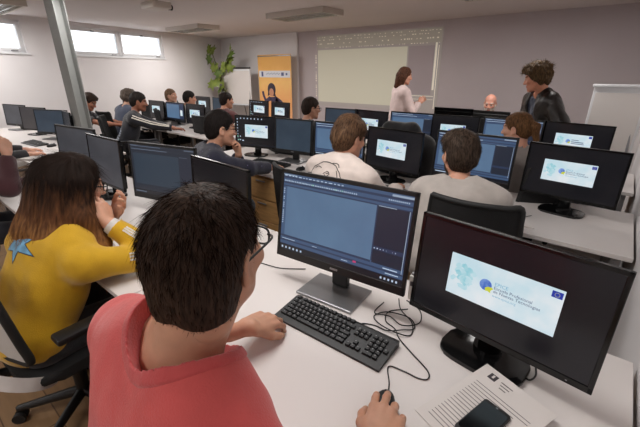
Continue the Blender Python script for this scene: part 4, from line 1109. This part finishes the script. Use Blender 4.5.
    body.location = base; body.rotation_euler = (0, 0, -az_); tag(body, label, 'person')
    o.body = body; o.Hc = Hc; o.Rh = Rh; o.Mh = Mh; o.T = T; o.arms = arms; o.d = d; o.f = f; o.Rm = Rz
    # ---- clothing
    sm = cloth(*shirt) if isinstance(shirt, tuple) else shirt
    sp = grow(tor+sh, off, .055)
    for SJ, E, W in arms:
        if sleeve == 'long': e = W+(E-W)*.12; sp += [cap(SJ, E, .052+off, .043+off, .045), cap(E, e, .042+off, .031+off, .03, True)]
        else: sp += [cap(SJ, SJ+(E-SJ)*.62, .052+off, .047+off*1.6, .045, True)]
    if hood: sp += [ell(T(0, -.085, .475), (.105, .050, .065), .04), cap(T(-.09, -.05, .50), T(-.05, .05, .47), .03, .025, .03), cap(T(.09, -.05, .50), T(.05, .05, .47), .03, .025, .03)]
    cn = T(hside*.03, -.012, nk_z); o.cn = cn; o.nk_r = nk_r
    def post(V, X, Y, Z):
        if folds: V = V-folds*fbm(X*1.0, Y*1.2, Z*.7, 34, seed)-folds*.4*fbm(X, Y, Z, 80, seed+5)
        if not hood: V = np.maximum(V, nk_r-np.sqrt((X-cn[0])**2+(Y-cn[1])**2+(Z-cn[2])**2))
        g = (X-hip[0])*d[0]+(Y-hip[1])*d[1]+(Z-hip[2])*d[2]
        return np.maximum(V, -.11-g)
    o.sp, o.post, o.res = sp, post, res
    o.shirt, o.sP, o.sF = smesh_obj('shirt' if jacket is None else 'undershirt', sp, res, [sm], body, post)
    if jacket is not None:
        jm = cloth(*jacket[:2], **(jacket[2] if len(jacket) > 2 else {}))
        jp = grow(tor+sh, off+.014, .055)
        for SJ, E, W in arms: e = W+(E-W)*.08; jp += [cap(SJ, E, .056+off+.012, .046+off+.012, .045), cap(E, e, .045+off+.012, .034+off+.012, .03, True)]
        if jacket[0].startswith('leather'): jp += [('c', T(0, .13, -.2), T(0, .10, .50), .085, .075, .01, False, True)]
        o.jacket, o.jP, o.jF = smesh_obj('jacket', jp, res, [jm], body, post)
    lg = grow(legs, .013, .05)+grow(tor[:1], .008, .05)
    smesh_obj('trousers', lg, max(res, .013), [cloth('trousers_%d_%d_%d' % trousers, trousers)], body)
    for q in feet: smesh_obj('shoe', grow([q], .010, .02), max(res, .012), [cloth('shoes_dark', (30, 28, 28))], body)
    # ---- hair
    if hair[0] != 'bald':
        hP, hF = hair_geo(hair[0], hres, seed); o.hair = np_mesh('hair' if hair[0] != 'cap' else 'cap', hP, hF, [hm], body); o.hair.matrix_local = Mh; o.hP, o.hF, o.hm = hP, hF, hm
        if strand:
            c0 = np.array(hair[1])
            ms_ = [hm]+[mat('lock_%d_%d_%d_%d' % (*hair[1], k), rgb(*np.clip(c0*k+3, 0, 255)), .6, spec=.15) for k in (.8, 1.3, 1.75)]
            def flow(p, n, r): w = p-v3(.01, -.03, .13); w[:, 2] -= .02; return w+r.normal(size=p.shape)*.035
            if hair[0] == 'curly':
                def flow(p, n, r): return r.normal(size=p.shape)
            o.str = strands(hP, hF, strand, lambda p: np.where(p[:, 2] > .03, .030, .016), flow, .0009 if hair[0] != 'curly' else .0022, body, ms_, seed, .15 if hair[0] != 'curly' else .5); o.str.matrix_local = Mh
    if glass: glasses(body, Mh)
    return o

def drape(o, P, F, pts_list, width, name, m, parent, lift=.0015, near=None):
    """thin lines laid on a garment: each polyline is moved onto the nearest cloth surface"""
    bv = BVHTree.FromPolygons([tuple(p) for p in P], [tuple(f) for f in F]); mb = MB(); nv = []
    for pts in pts_list:
        Q = spline(pts, 6); pr = None; L = []
        for p in Q:
            h = bv.find_nearest(p)
            if h[0] is not None: L.append((h[0]+h[1]*lift, h[1]))
        for i in range(len(L)):
            a = L[max(i-1, 0)][0]; b = L[min(i+1, len(L)-1)][0]; t = (b-a)
            if t.length < 1e-6: continue
            sd = t.normalized().cross(L[i][1]).normalized()*width/2
            row = [mb.bm.verts.new(L[i][0]+sd), mb.bm.verts.new(L[i][0]+L[i][1]*width*.15), mb.bm.verts.new(L[i][0]-sd)]
            if pr:
                for k in range(2): mb.bm.faces.new((pr[k], pr[k+1], row[k+1], row[k]))
            pr = row
    return mb.build(name, m, parent, 60)
def patch(P, F, outline, org, ux, uy, ray, name, m, parent, lift=.0015, nsub=14):
    """a printed shape laid on a garment along a ray direction"""
    bv = BVHTree.FromPolygons([tuple(p) for p in P], [tuple(f) for f in F]); mb = MB()
    vs = [mb.bm.verts.new((x, y, 0)) for x, y in outline]; mb.bm.faces.new(vs)
    bmesh.ops.triangulate(mb.bm, faces=mb.bm.faces); 
    for _ in range(3): bmesh.ops.subdivide_edges(mb.bm, edges=mb.bm.edges, cuts=1)
    org, ux, uy, ray = map(Vector, (org, ux, uy, ray)); dead = []
    for v in mb.bm.verts:
        p = org+ux*v.co.x+uy*v.co.y; h = bv.ray_cast(p-ray*.6, ray)
        if h[0] is None: dead.append(v)
        else: v.co = h[0]-ray*lift
    bmesh.ops.delete(mb.bm, geom=dead, context='VERTS')
    return mb.build(name, m, parent, 60)
DAY, LAMP, EXPO = 125., 27.5, -.1
LW_ = {(-7.55, 4.95): 2.0, (-7.15, 1.55): 1.3, (-4.35, 4.93): 1.6, (-1.25, 4.93): 1.25}
# ------------------------------------------------------------------ the people
def seat(o, az, label, kind='black', dx=0, dy=0):
    return put_chair(o.base[0]+dx, o.base[1]+dy, az, label, kind)

# young man in the salmon T-shirt, from behind
p = person('person in salmon red T-shirt with short dark hair, seen from behind in the foreground', (-.519, .327, 1.300), 6, ('crop', (36, 26, 20)), ('jersey_salmon', (196, 78, 76)), (190, 142, 116), head_az=-18, nod=4,
           hands=((-.782, .595, .826), (-.262, .530, .795)), palms=(((-.06, 1, -.30), (.15, .3, 1)), ((-.28, 1, -.06), (.05, 0, 1))), curls=((.45, .62, .5), lambda i: ((.16, .32, .28), (.16, .32, .28), (.35, .5, .4), (.45, .5, .4))[i]),
           sleeve='short', res=.0075, hres=.005, dres=.0032, glass=True, seed=3, folds=.0035, trousers=(40, 46, 62), sboost=1.06, nboost=1.36, hsc=1.18, pole=((-1., -.9, -.35), None), swing=.14, bw=1.31, off=.030, lean=12, hs=1.03, hside=.25, nl=.205, shdrop=.048, nk_r=.110, nk_z=.545)
def crown(p_, n, r):
    w = p_-v3(.012, -.045, .135); w[:, 2] -= .03; return w+r.normal(size=p_.shape)*.03
c0 = np.array((31, 22, 17)); lk = [p.hm]+[mat('dark_lock_%d' % k, rgb(*(c0*f_)), .8, spec=.0) for k, f_ in enumerate((.6, 1.0, 1.35))]
st = strands(p.hP, p.hF, 9000, lambda q: np.interp(q[:, 2], [-.09, -.03, .03, .09], [.007, .012, .026, .036]), crown, .00055, p.body, lk, 5, .13, keep=lambda q: ~((np.abs(q[:, 0]) > .055) & (((q[:, 1]+.008)/.042)**2+((q[:, 2]+.010)/.052)**2 < 1))); st.matrix_local = p.Mh
# collar of the T-shirt
def neckband(V, X, Y, Z):
    V = p.post(V, X, Y, Z); q = np.sqrt((X-p.cn[0])**2+(Y-p.cn[1])**2+(Z-p.cn[2])**2)
    return np.maximum(V, q-(p.nk_r+.020))
smesh_obj('collar', grow(p.sp, .0048), .0042, [cloth('collar_salmon', (186, 70, 70))], p.shirt, neckband, 4)
put_chair(p.base[0], p.base[1]+.02, -2, 'low office chair under the salmon T-shirt', 'low')
P1 = p

# girl in the yellow jersey
p = person('person in yellow jersey with long brown hair, chin resting on hands', (-1.835, .51, 1.13), -12, ('long', (52, 36, 26)), ('jersey_yellow', (200, 156, 10)), (206, 156, 130), head_az=4, nod=16,
           hands=((-1.795, .625, .955), (-1.695, .560, .960)), palms=(((.55, .25, .55), (.2, .8, -.3)), ((-.40, .10, .75), (.75, .5, .35))), curls=((.35, .5, .4), (.5, .8, .5)), pole=((-.8, .1, -1), (.9, .35, -.9)),
           res=.0085, hres=.0055, dres=.0042, seed=8, folds=.005, glass=True, trousers=(28, 28, 34), bw=1.02, hs=1.08, shdrop=.06, hipz=.54)
def long_hair(p, res=.0065):
    pr = [ell((0, -.018, .037), (.086, .108, .096), .02)]
    for q in (-1, 1):
        pr += [cap((q*.066, .0, .02), (q*.092, .01, -.12), .042, .048, .04), cap((q*.092, .01, -.12), (q*.124, .065, -.235), .050, .044, .04), cap((q*.124, .065, -.235), (q*.135, .085, -.35), .044, .014, .04), cap((q*.05, -.08, .0), (q*.085, -.08, -.20), .06, .058, .05), cap((q*.085, -.08, -.20), (q*.10, -.04, -.30), .058, .020, .04)]
    pr += [cap((0, -.085, .03), (0, -.115, -.20), .065, .07, .05), cap((0, -.115, -.20), (0, -.12, -.29), .07, .028, .05)]
    def post(V, X, Y, Z):
        V = V-.0055*fbm(X, Y, Z*.16, 120, 4)-.004*fbm(X, Y, Z*.2, 55, 6)
        face = np.sqrt((X/.069)**2+((Y-.115)/.100)**2+((Z+.055)/.135)**2)-1
        return np.maximum(V, -face*.06)
    return sdf_mesh(pr, res, post)
bpy.data.objects.remove(p.hair)
hm, nt, b = nodes_of('hair_brown_ombre'); b.inputs['Roughness'].default_value = .7; b.inputs['Specular IOR Level'].default_value = .12
tc = nt.nodes.new('ShaderNodeTexCoord'); sp_ = nt.nodes.new('ShaderNodeSeparateXYZ'); mr = nt.nodes.new('ShaderNodeMapRange'); mr.inputs['From Min'].default_value = .04; mr.inputs['From Max'].default_value = -.26
mp_ = nt.nodes.new('ShaderNodeMapping'); mp_.inputs['Scale'].default_value = (1, 1, .08); nz = nt.nodes.new('ShaderNodeTexNoise'); nz.inputs['Scale'].default_value = 90; nz.inputs['Detail'].default_value = 3
ad = nt.nodes.new('ShaderNodeMath'); ad.operation = 'MULTIPLY_ADD'; ad.inputs[1].default_value = .9; ad.inputs[2].default_value = -.45; a2 = nt.nodes.new('ShaderNodeMath'); rr = nt.nodes.new('ShaderNodeValToRGB')
rr.color_ramp.elements[0].color = (*rgb(30, 20, 15), 1); rr.color_ramp.elements[0].position = .12; rr.color_ramp.elements[1].color = (*rgb(158, 112, 66), 1); q = rr.color_ramp.elements.new(.55); q.color = (*rgb(92, 60, 38), 1)
for a, c in ((tc.outputs['Object'], sp_.inputs[0]), (tc.outputs['Object'], mp_.inputs['Vector']), (mp_.outputs[0], nz.inputs['Vector']), (sp_.outputs['Z'], mr.inputs['Value']), (nz.outputs['Fac'], ad.inputs[0]), (ad.outputs[0], a2.inputs[0]), (mr.outputs[0], a2.inputs[1]), (a2.outputs[0], rr.inputs['Fac']), (rr.outputs['Color'], b.inputs['Base Color'])): nt.links.new(a, c)
hP, hF = long_hair(p); hr = np_mesh('hair', hP, hF, [hm], p.body); hr.matrix_local = p.Mh
def fall(q, n, r):
    top = np.clip((q[:, 2]-.03)/.08, 0, 1)[:, None]; w = (q-v3(0, .01, .14))*np.array((1, 1, .3)); return w*top*3+np.array((0, .12, -1.))*(1.05-top)+r.normal(size=q.shape)*.06
st = strands(hP, hF, 5200, lambda q: np.full(len(q), .085), fall, .0008, p.body, [hm], 9, .05); st.matrix_local = p.Mh
# blue star print with a dark outline, white sleeve stripes, white shirt hem
star = [(-.09, .03), (-.035, .028), (-.01, .085), (.012, .032), (.075, .055), (.028, .0), (.082, -.035), (.005, -.035), (-.018, -.085), (-.035, -.04), (-.10, -.05), (-.06, -.005)]
bk = p.T(.0, -.11, .395)
patch(p.sP, p.sF, [(x*1.12, y*1.12) for x, y in star], bk, p.T(1, 0, 0)-p.T(0, 0, 0), p.d, p.f, 'print_outline', cloth('print_navy', (34, 40, 66)), p.shirt, .0012)
patch(p.sP, p.sF, star, bk, p.T(1, 0, 0)-p.T(0, 0, 0), p.d, p.f, 'back_print', cloth('print_blue', (104, 160, 196), var=.25, scale=40), p.shirt, .0022)
for i in (0, 1):
    SJ, E, W = p.arms[i]; out = nrm(np.cross(W-SJ, E-SJ)) ; sd = (E-(SJ+W)/2); sd = nrm(sd); L = []
    o_ = nrm((-1 if i == 0 else 1)*v3(1, 0, 0)*.8+v3(0, 0, .5)-v3(0, .1, 0))
    for k in (-1, 0, 1):
        L.append([tuple(SJ*(1-t)+E*t+o_*.075+np.cross(nrm(E-SJ), o_)*k*.017) for t in np.linspace(.5, .95, 4)]+[tuple(E*(1-t)+W*t+o_*.065+np.cross(nrm(W-E), o_)*k*.014) for t in np.linspace(.12, .78, 5)])
    drape(p, p.sP, p.sF, L, .0085, 'sleeve_stripe', cloth('stripe_white', (214, 208, 196)), p.shirt)
    m = MB(); c1 = W+(E-W)*.22; c2 = W+(E-W)*.03; m.cyl(c1, c2, .042, .038, 18, True); m.build('cuff', cloth('cuff_white', (206, 202, 198)), p.body, 50)
m = MB(); hem = []
for zz, k in ((-.155, 1.02), (-.10, 1.0)):
    hem.append([Vector(p.T(.185*k*math.cos(t), .150*k*math.sin(t), zz)) for t in np.linspace(0, 2*PI, 40, False)])
m.loft(hem, False); m.build('shirt_hem', cloth('hem_white', (196, 190, 186)), p.body, 60)
put_chair(-1.79, .31, -3, 'office chair with pale grey backrest and black armrests under the yellow jersey', 'grey')
P2 = p

# maroon sleeve at the left edge
p = person('person in maroon top at the left edge, fist raised to the chin', (-3.36, .34, 1.22), 10, ('short', (36, 26, 22)), ('knit_maroon', (66, 32, 38)), (204, 156, 132), hands=((-3.5, .75, .775), (-3.24, .55, 1.08)), palms=(None, ((-.35, .2, .8), (.7, .5, .3))), curls=(None, (.9, 1.1, .7)),
           pole=(None, (.7, .3, -1)), res=.012, hres=.009, dres=.0045, seed=4)
seat(p, 10, 'black office chair at the left edge under the maroon top')
p = person('person at the left edge in dark sleeves typing on the left desk', (-5.02, .64, 1.20), 4, ('short', (30, 24, 20)), ('knit_black', (24, 22, 26)), (200, 150, 126), hands=((-5.18, 1.06, .775), (-4.86, 1.02, .775)), res=.013, hres=.01, dres=.0055, seed=6)
seat(p, 24, 'black office chair at the left edge under the typing arms')
p = person('person with dark hair and grey T-shirt looking down beside the steel column', (-6.55, 2.30, 1.165), 35, ('tousled', (36, 27, 22)), ('tee_dark_grey', (58, 58, 62)), (168, 112, 88), head_az=48, nod=32, hands=((-6.30, 2.80, .775), (-6.0, 2.70, .775)), sleeve='short', res=.013, hres=.0085, dres=.006, seed=7)
seat(p, 35, 'office chair under the grey T-shirt beside the steel column')
p = person('person with curly grey-brown hair seen from behind next to the striped jacket', (-6.62, 2.95, 1.205), -5, ('curly', (72, 62, 56), (120, 108, 98)), ('jacket_slate', (62, 70, 90)), (196, 150, 126), hands=((-6.8, 3.22, .775), (-6.4, 3.25, .775)), res=.013, hres=.0085, seed=9, hs=.92)
seat(p, -5, 'office chair behind the striped jacket, under the curly-haired person')
p = person('person in dark jacket with white sleeve stripes reaching over the rounded desk', (-5.62, 2.64, 1.19), 26, ('short', (26, 22, 20)), ('track_dark', (26, 27, 36)), (150, 98, 76), head_az=32, nod=14, hs=1.08, bw=1.16, hands=((-5.30, 3.02, .775), (-5.02, 3.00, .775)), res=.011, hres=.0085, dres=.0055, seed=10)
w_ = cloth('stripe_white', (214, 208, 196))
for i in (0, 1):
    SJ, E, W = p.arms[i]; o_ = nrm((-1 if i == 0 else 1)*v3(1, 0, 0)+v3(0, -.2, .9)); L = []
    for k in (-1, 1): L.append([tuple(SJ*(1-t)+E*t+o_*.075+np.cross(nrm(E-SJ), o_)*k*.018) for t in np.linspace(.0, .95, 6)]+[tuple(E*(1-t)+W*t+o_*.065+np.cross(nrm(W-E), o_)*k*.014) for t in np.linspace(.1, .8, 5)])
    drape(p, p.sP, p.sF, L, .017, 'sleeve_stripe', w_, p.shirt, .002)
L = [[tuple(p.T(x, -.16, z)) for x in np.linspace(-.05, .15, 7)] for z in (.02, .055, .09, .125, .16, .195)]
drape(p, p.sP, p.sF, L, .022, 'back_panel_stripe', cloth('panel_pale_blue', (150, 160, 178)), p.shirt, .002)
seat(p, 28, 'black mesh office chair behind the striped jacket')
p = person('person with short fair hair facing right by the window corner', (-6.70, 3.78, 1.185), 62, ('crop', (84, 66, 52)), ('tee_charcoal', (50, 52, 58)), (206, 156, 132), nod=0, hands=((-6.5, 4.25, .775), (-6.2, 4.2, .775)), res=.014, hres=.009, seed=11)
seat(p, 62, 'office chair under the fair-haired person by the window corner')
p = person('person with black hair in pale top at the far left row', (-6.05, 3.76, 1.165), 22, ('short', (24, 20, 18)), ('tee_pale', (150, 146, 146)), (186, 134, 110), hands=((-6.2, 4.25, .775), (-5.85, 4.3, .775)), res=.014, hres=.009, seed=12)
seat(p, 22, 'office chair under the pale top in the far left row')
p = person('person in maroon sweater with black hair in front of the flip chart', (-4.86, 3.66, 1.185), -8, ('short', (26, 20, 18)), ('knit_wine', (86, 40, 40)), (190, 138, 112), head_az=16, hands=((-5.1, 4.25, .775), (-4.7, 4.25, .775)), res=.013, hres=.0085, seed=13)
seat(p, -8, 'office chair under the maroon sweater in front of the flip chart')
# navy sweater
p = person('person in navy dotted sweater with glasses, hand at the chin', (-2.50, 1.80, 1.175), 22, ('short', (22, 18, 17)), ('sweater_navy', (24, 25, 46)), (204, 152, 126), head_az=24, nod=10, hands=((-2.445, 1.915, .945), (-2.30, 2.27, .778)), palms=(((.05, -.05, 1.), (.2, .9, .1)), ((.25, 1, -.1), (.2, 0, 1))), curls=((.7, 1.0, .6), (.3, .4, .35)),
           pole=((-.6, .3, -1), (.8, -.3, -.8)), res=.0095, hres=.0065, dres=.0045, glass=True, seed=14, strand=2500, hs=1.12, bw=1.14, off=.022)
rnd = random.Random(8); bv = BVHTree.FromPolygons([tuple(a) for a in p.sP], [tuple(a) for a in p.sF]); mb = MB()
Nv = vnormals(p.sP, p.sF)
for k in range(260):
    j = rnd.randrange(len(p.sP)); c_ = Vector(p.sP[j]); n_ = Vector(Nv[j]); t_ = n_.orthogonal().normalized(); b_ = n_.cross(t_)
    mb.bm.faces.new([mb.bm.verts.new(c_+n_*.0022+(t_*math.cos(a)+b_*math.sin(a))*.0048) for a in np.linspace(0, 2*PI, 6, False)])
o = mb.build('sweater_dots', cloth('dot_lilac', (104, 96, 128)), p.shirt, recalc=False)
seat(p, 22, 'office chair under the navy dotted sweater')
# white hoodie
p = person('person in white hoodie with a line drawing on the back, tousled brown hair', (-1.41, 2.06, 1.180), 6, ('tousled', (58, 42, 32), (120, 90, 66)), ('hoodie_white', (224, 210, 202)), (204, 150, 124), head_az=14, nod=14, lean=20, hands=((-1.58, 2.36, .778), (-1.20, 2.40, .778)), res=.0095, hres=.0062, dres=.0045, seed=15, strand=3500, hood=True, folds=.007, hs=1.1, bw=1.20, off=.028)
lines = [[(-.15, .20), (-.15, .30), (-.10, .36), (-.02, .385), (.05, .37), (.10, .31), (.125, .22), (.12, .12), (.10, .04)], [(-.15, .215), (-.10, .245), (-.05, .24), (.0, .225), (.05, .215), (.085, .19), (.09, .14), (.08, .08)],
         [(-.145, .15), (-.10, .20), (-.03, .20), (.03, .185), (.06, .15), (.05, .09)], [(-.03, .30), (.0, .325), (.02, .305), (.0, .285), (-.02, .295)], [(.02, .385), (.06, .395), (.075, .37)], [(.06, .34), (.085, .28), (.075, .24), (.05, .25)], [(-.12, .33), (-.09, .35), (-.06, .34)], [(-.005, .305), (.012, .312)]]
drape(p, p.sP, p.sF, [[tuple(p.T(x, -.17, z+.10)) for x, z in l] for l in lines], .0055, 'back_drawing', cloth('drawing_black', (36, 32, 34)), p.shirt, .0015)
put_chair(-1.60, 1.95, 10, 'black office chair behind the white hoodie')
# grey sweater
p = person('person in light grey sweater with short dark hair and beard looking left', (-.69, 2.14, 1.150), -10, ('tousled', (34, 27, 23), (84, 68, 56)), ('sweater_grey', (176, 168, 162)), (204, 150, 124), head_az=-44, nod=8, beard=1, hands=((-.98, 2.50, .778), (-.55, 2.55, .778)), res=.0095, hres=.0062, dres=.0045, seed=16, strand=3500, folds=.006, hs=1.06, bw=1.10, off=.022, hside=-.26)
put_chair(-.50, 2.06, -6, 'black office chair behind the light grey sweater')
# black coat over a chair of the third row
ch_ = put_chair(-1.42, 3.22, 5, 'office chair with a black coat over its back, third row', 'plain')
mP, mF = sdf_mesh([cap((-.20, -.26, .93), (.20, -.26, .93), .085, k=.05), cap((-.12, -.27, 1.02), (.10, -.28, 1.03), .075, k=.05), cap((-.24, -.25, .90), (-.26, -.25, .55), .075, .05, .05), cap((.24, -.25, .90), (.26, -.25, .52), .075, .05, .05), ell((0, -.30, .74), (.24, .06, .24), .05), ell((0, -.19, .80), (.2, .05, .16), .05)], .012, lambda V, X, Y, Z: V-.010*fbm(X, Y, Z*.6, 30, 3))
o = np_mesh('coat', mP, mF, [cloth('coat_black', (16, 15, 17))]); o.location = (-1.43, 3.20, .10); o.rotation_euler = (0, 0, R(-5)); tag(o, 'black coat slung over the chair back left of the grey sweater head', 'coat')
# girl with ponytail
p = person('person with brown ponytail in profile facing left, third row', (-.635, 3.30, 1.175), -45, ('pony', (84, 58, 38), (128, 92, 60)), ('top_grey', (140, 132, 128)), (212, 158, 134), head_az=-82, nod=10, hands=((-.95, 3.62, .775), (-.65, 3.72, .775)), res=.012, hres=.007, seed=17, strand=2000, bw=.92)
seat(p, -45, 'office chair under the person with the ponytail')
p = person('person with dark hair and glasses in black jacket, back of the third row', (-2.88, 3.38, 1.20), 6, ('short', (34, 26, 22)), ('jacket_black', (24, 23, 26)), (190, 138, 112), head_az=30, hands=((-3.1, 3.9, .775), (-2.75, 3.9, .775)), res=.012, hres=.0075, glass=True, seed=18)
seat(p, 6, 'office chair under the black jacket in the third row')
p = person('bald person with grey beard sitting behind monitors at the far table', (-1.46, 5.56, 1.19), 178, ('bald', (150, 140, 132)), ('shirt_grey_far', (110, 104, 104)), (188, 132, 112), head_az=172, nod=14, beard=1, hands=((-1.3, 5.15, .775), (-1.65, 5.15, .775)), res=.013, hres=.0075, seed=19)
seat(p, 178, 'office chair of the bald person at the far table')
# standing people
p = person('woman standing in pale pink cardigan before the projected picture, brown bob hair', (-2.74, 5.46, 1.545), 40, ('bob', (62, 40, 30)), ('cardigan_pink', (214, 192, 188)), (206, 150, 126), head_az=52, nod=12, lean=4, stand=True, hipz=.88, hands=((-2.62, 5.70, 1.13), (-2.52, 5.58, 1.15)), palms=(((.7, .5, .5), (-.4, .4, .7)), ((.3, .6, .5), (.6, .1, .6))), res=.012, hres=.0075, dres=.005, seed=20, bw=.92, off=.020, folds=.008, trousers=(60, 60, 70))
p = person('man standing in black leather jacket with curly brown hair, looking down to the left', (-.785, 4.58, 1.545), -128, ('curly', (56, 42, 30), (122, 96, 66)), ('undershirt_navy', (40, 46, 66)), (208, 142, 114), head_az=-92, nod=18, stand=True, hipz=.90, lean=23, jacket=('leather_black', (34, 28, 26), dict(rough=.32, bump=.35, bscale=60, sheen=0, var=.2)), res=.011, hres=.0065, seed=21, folds=.010, bw=1.02, hs=1.08, strand=1500)


# ------------------------------------------------------------------ light
def area(name, loc, rot, sx, sy, W_, col):
    l = bpy.data.lights.new(name, 'AREA'); l.shape = 'RECTANGLE'; l.size = sx; l.size_y = sy; l.energy = W_; l.color = col
    o = bpy.data.objects.new(name, l); COL.objects.link(o); o.location = loc; o.rotation_euler = rot; return o
for i, (a, b) in enumerate(WINS):          # daylight coming in through the window openings
    c = WL((a+b)/2, -.24); area('window_daylight', (c.x, c.y, (Z0+Z1)/2), (R(90), 0, math.atan2(-1, .238)), b-a, Z1-Z0, DAY, (.92, .96, 1.)).rotation_euler = (R(90)-R(18), 0, math.atan2(-1, .238)+PI)
for x, y, e in [(a_, b_, 1.) for a_, b_, _ in spots]+[(-1.25, 1.2, 1.), (-1.25, -1.2, 1.), (-4.4, -1.3, 1.)]:  # lamps beyond the spots list are unseen, added to brighten the room
    if (x, y) not in [(a_, b_) for a_, b_, _ in spots]:
        o = copy_tree(L0); o.location = (x, y, HC); tag(o, 'added louvred ceiling lamp, unseen out of frame, brightening the foreground', 'ceiling lamp', 'louvred ceiling lamps')
    area('lamp_light', (x, y, HC-.085), (0, 0, 0), 1.2, .5, LAMP*e*LW_.get((x, y), 1.), (1., .965, .935))
# ------------------------------------------------------------------ camera
cam = bpy.data.cameras.new('camera'); co = bpy.data.objects.new('camera', cam); COL.objects.link(co); S.camera = co
cam.sensor_fit = 'HORIZONTAL'; cam.sensor_width = 36; cam.lens = 36*360/640.; cam.clip_start = .02
pit = math.atan(141.5/360); yaw = R(39.1)
fw = Vector((-math.sin(yaw)*math.cos(pit), math.cos(yaw)*math.cos(pit), -math.sin(pit)))
co.location = (0, 0, 1.6); co.rotation_euler = fw.to_track_quat('-Z', 'Y').to_euler()
S.view_settings.view_transform = 'Standard'; S.view_settings.look = 'None'; S.view_settings.gamma = 1; S.view_settings.use_curve_mapping = False
S.view_settings.exposure = EXPO
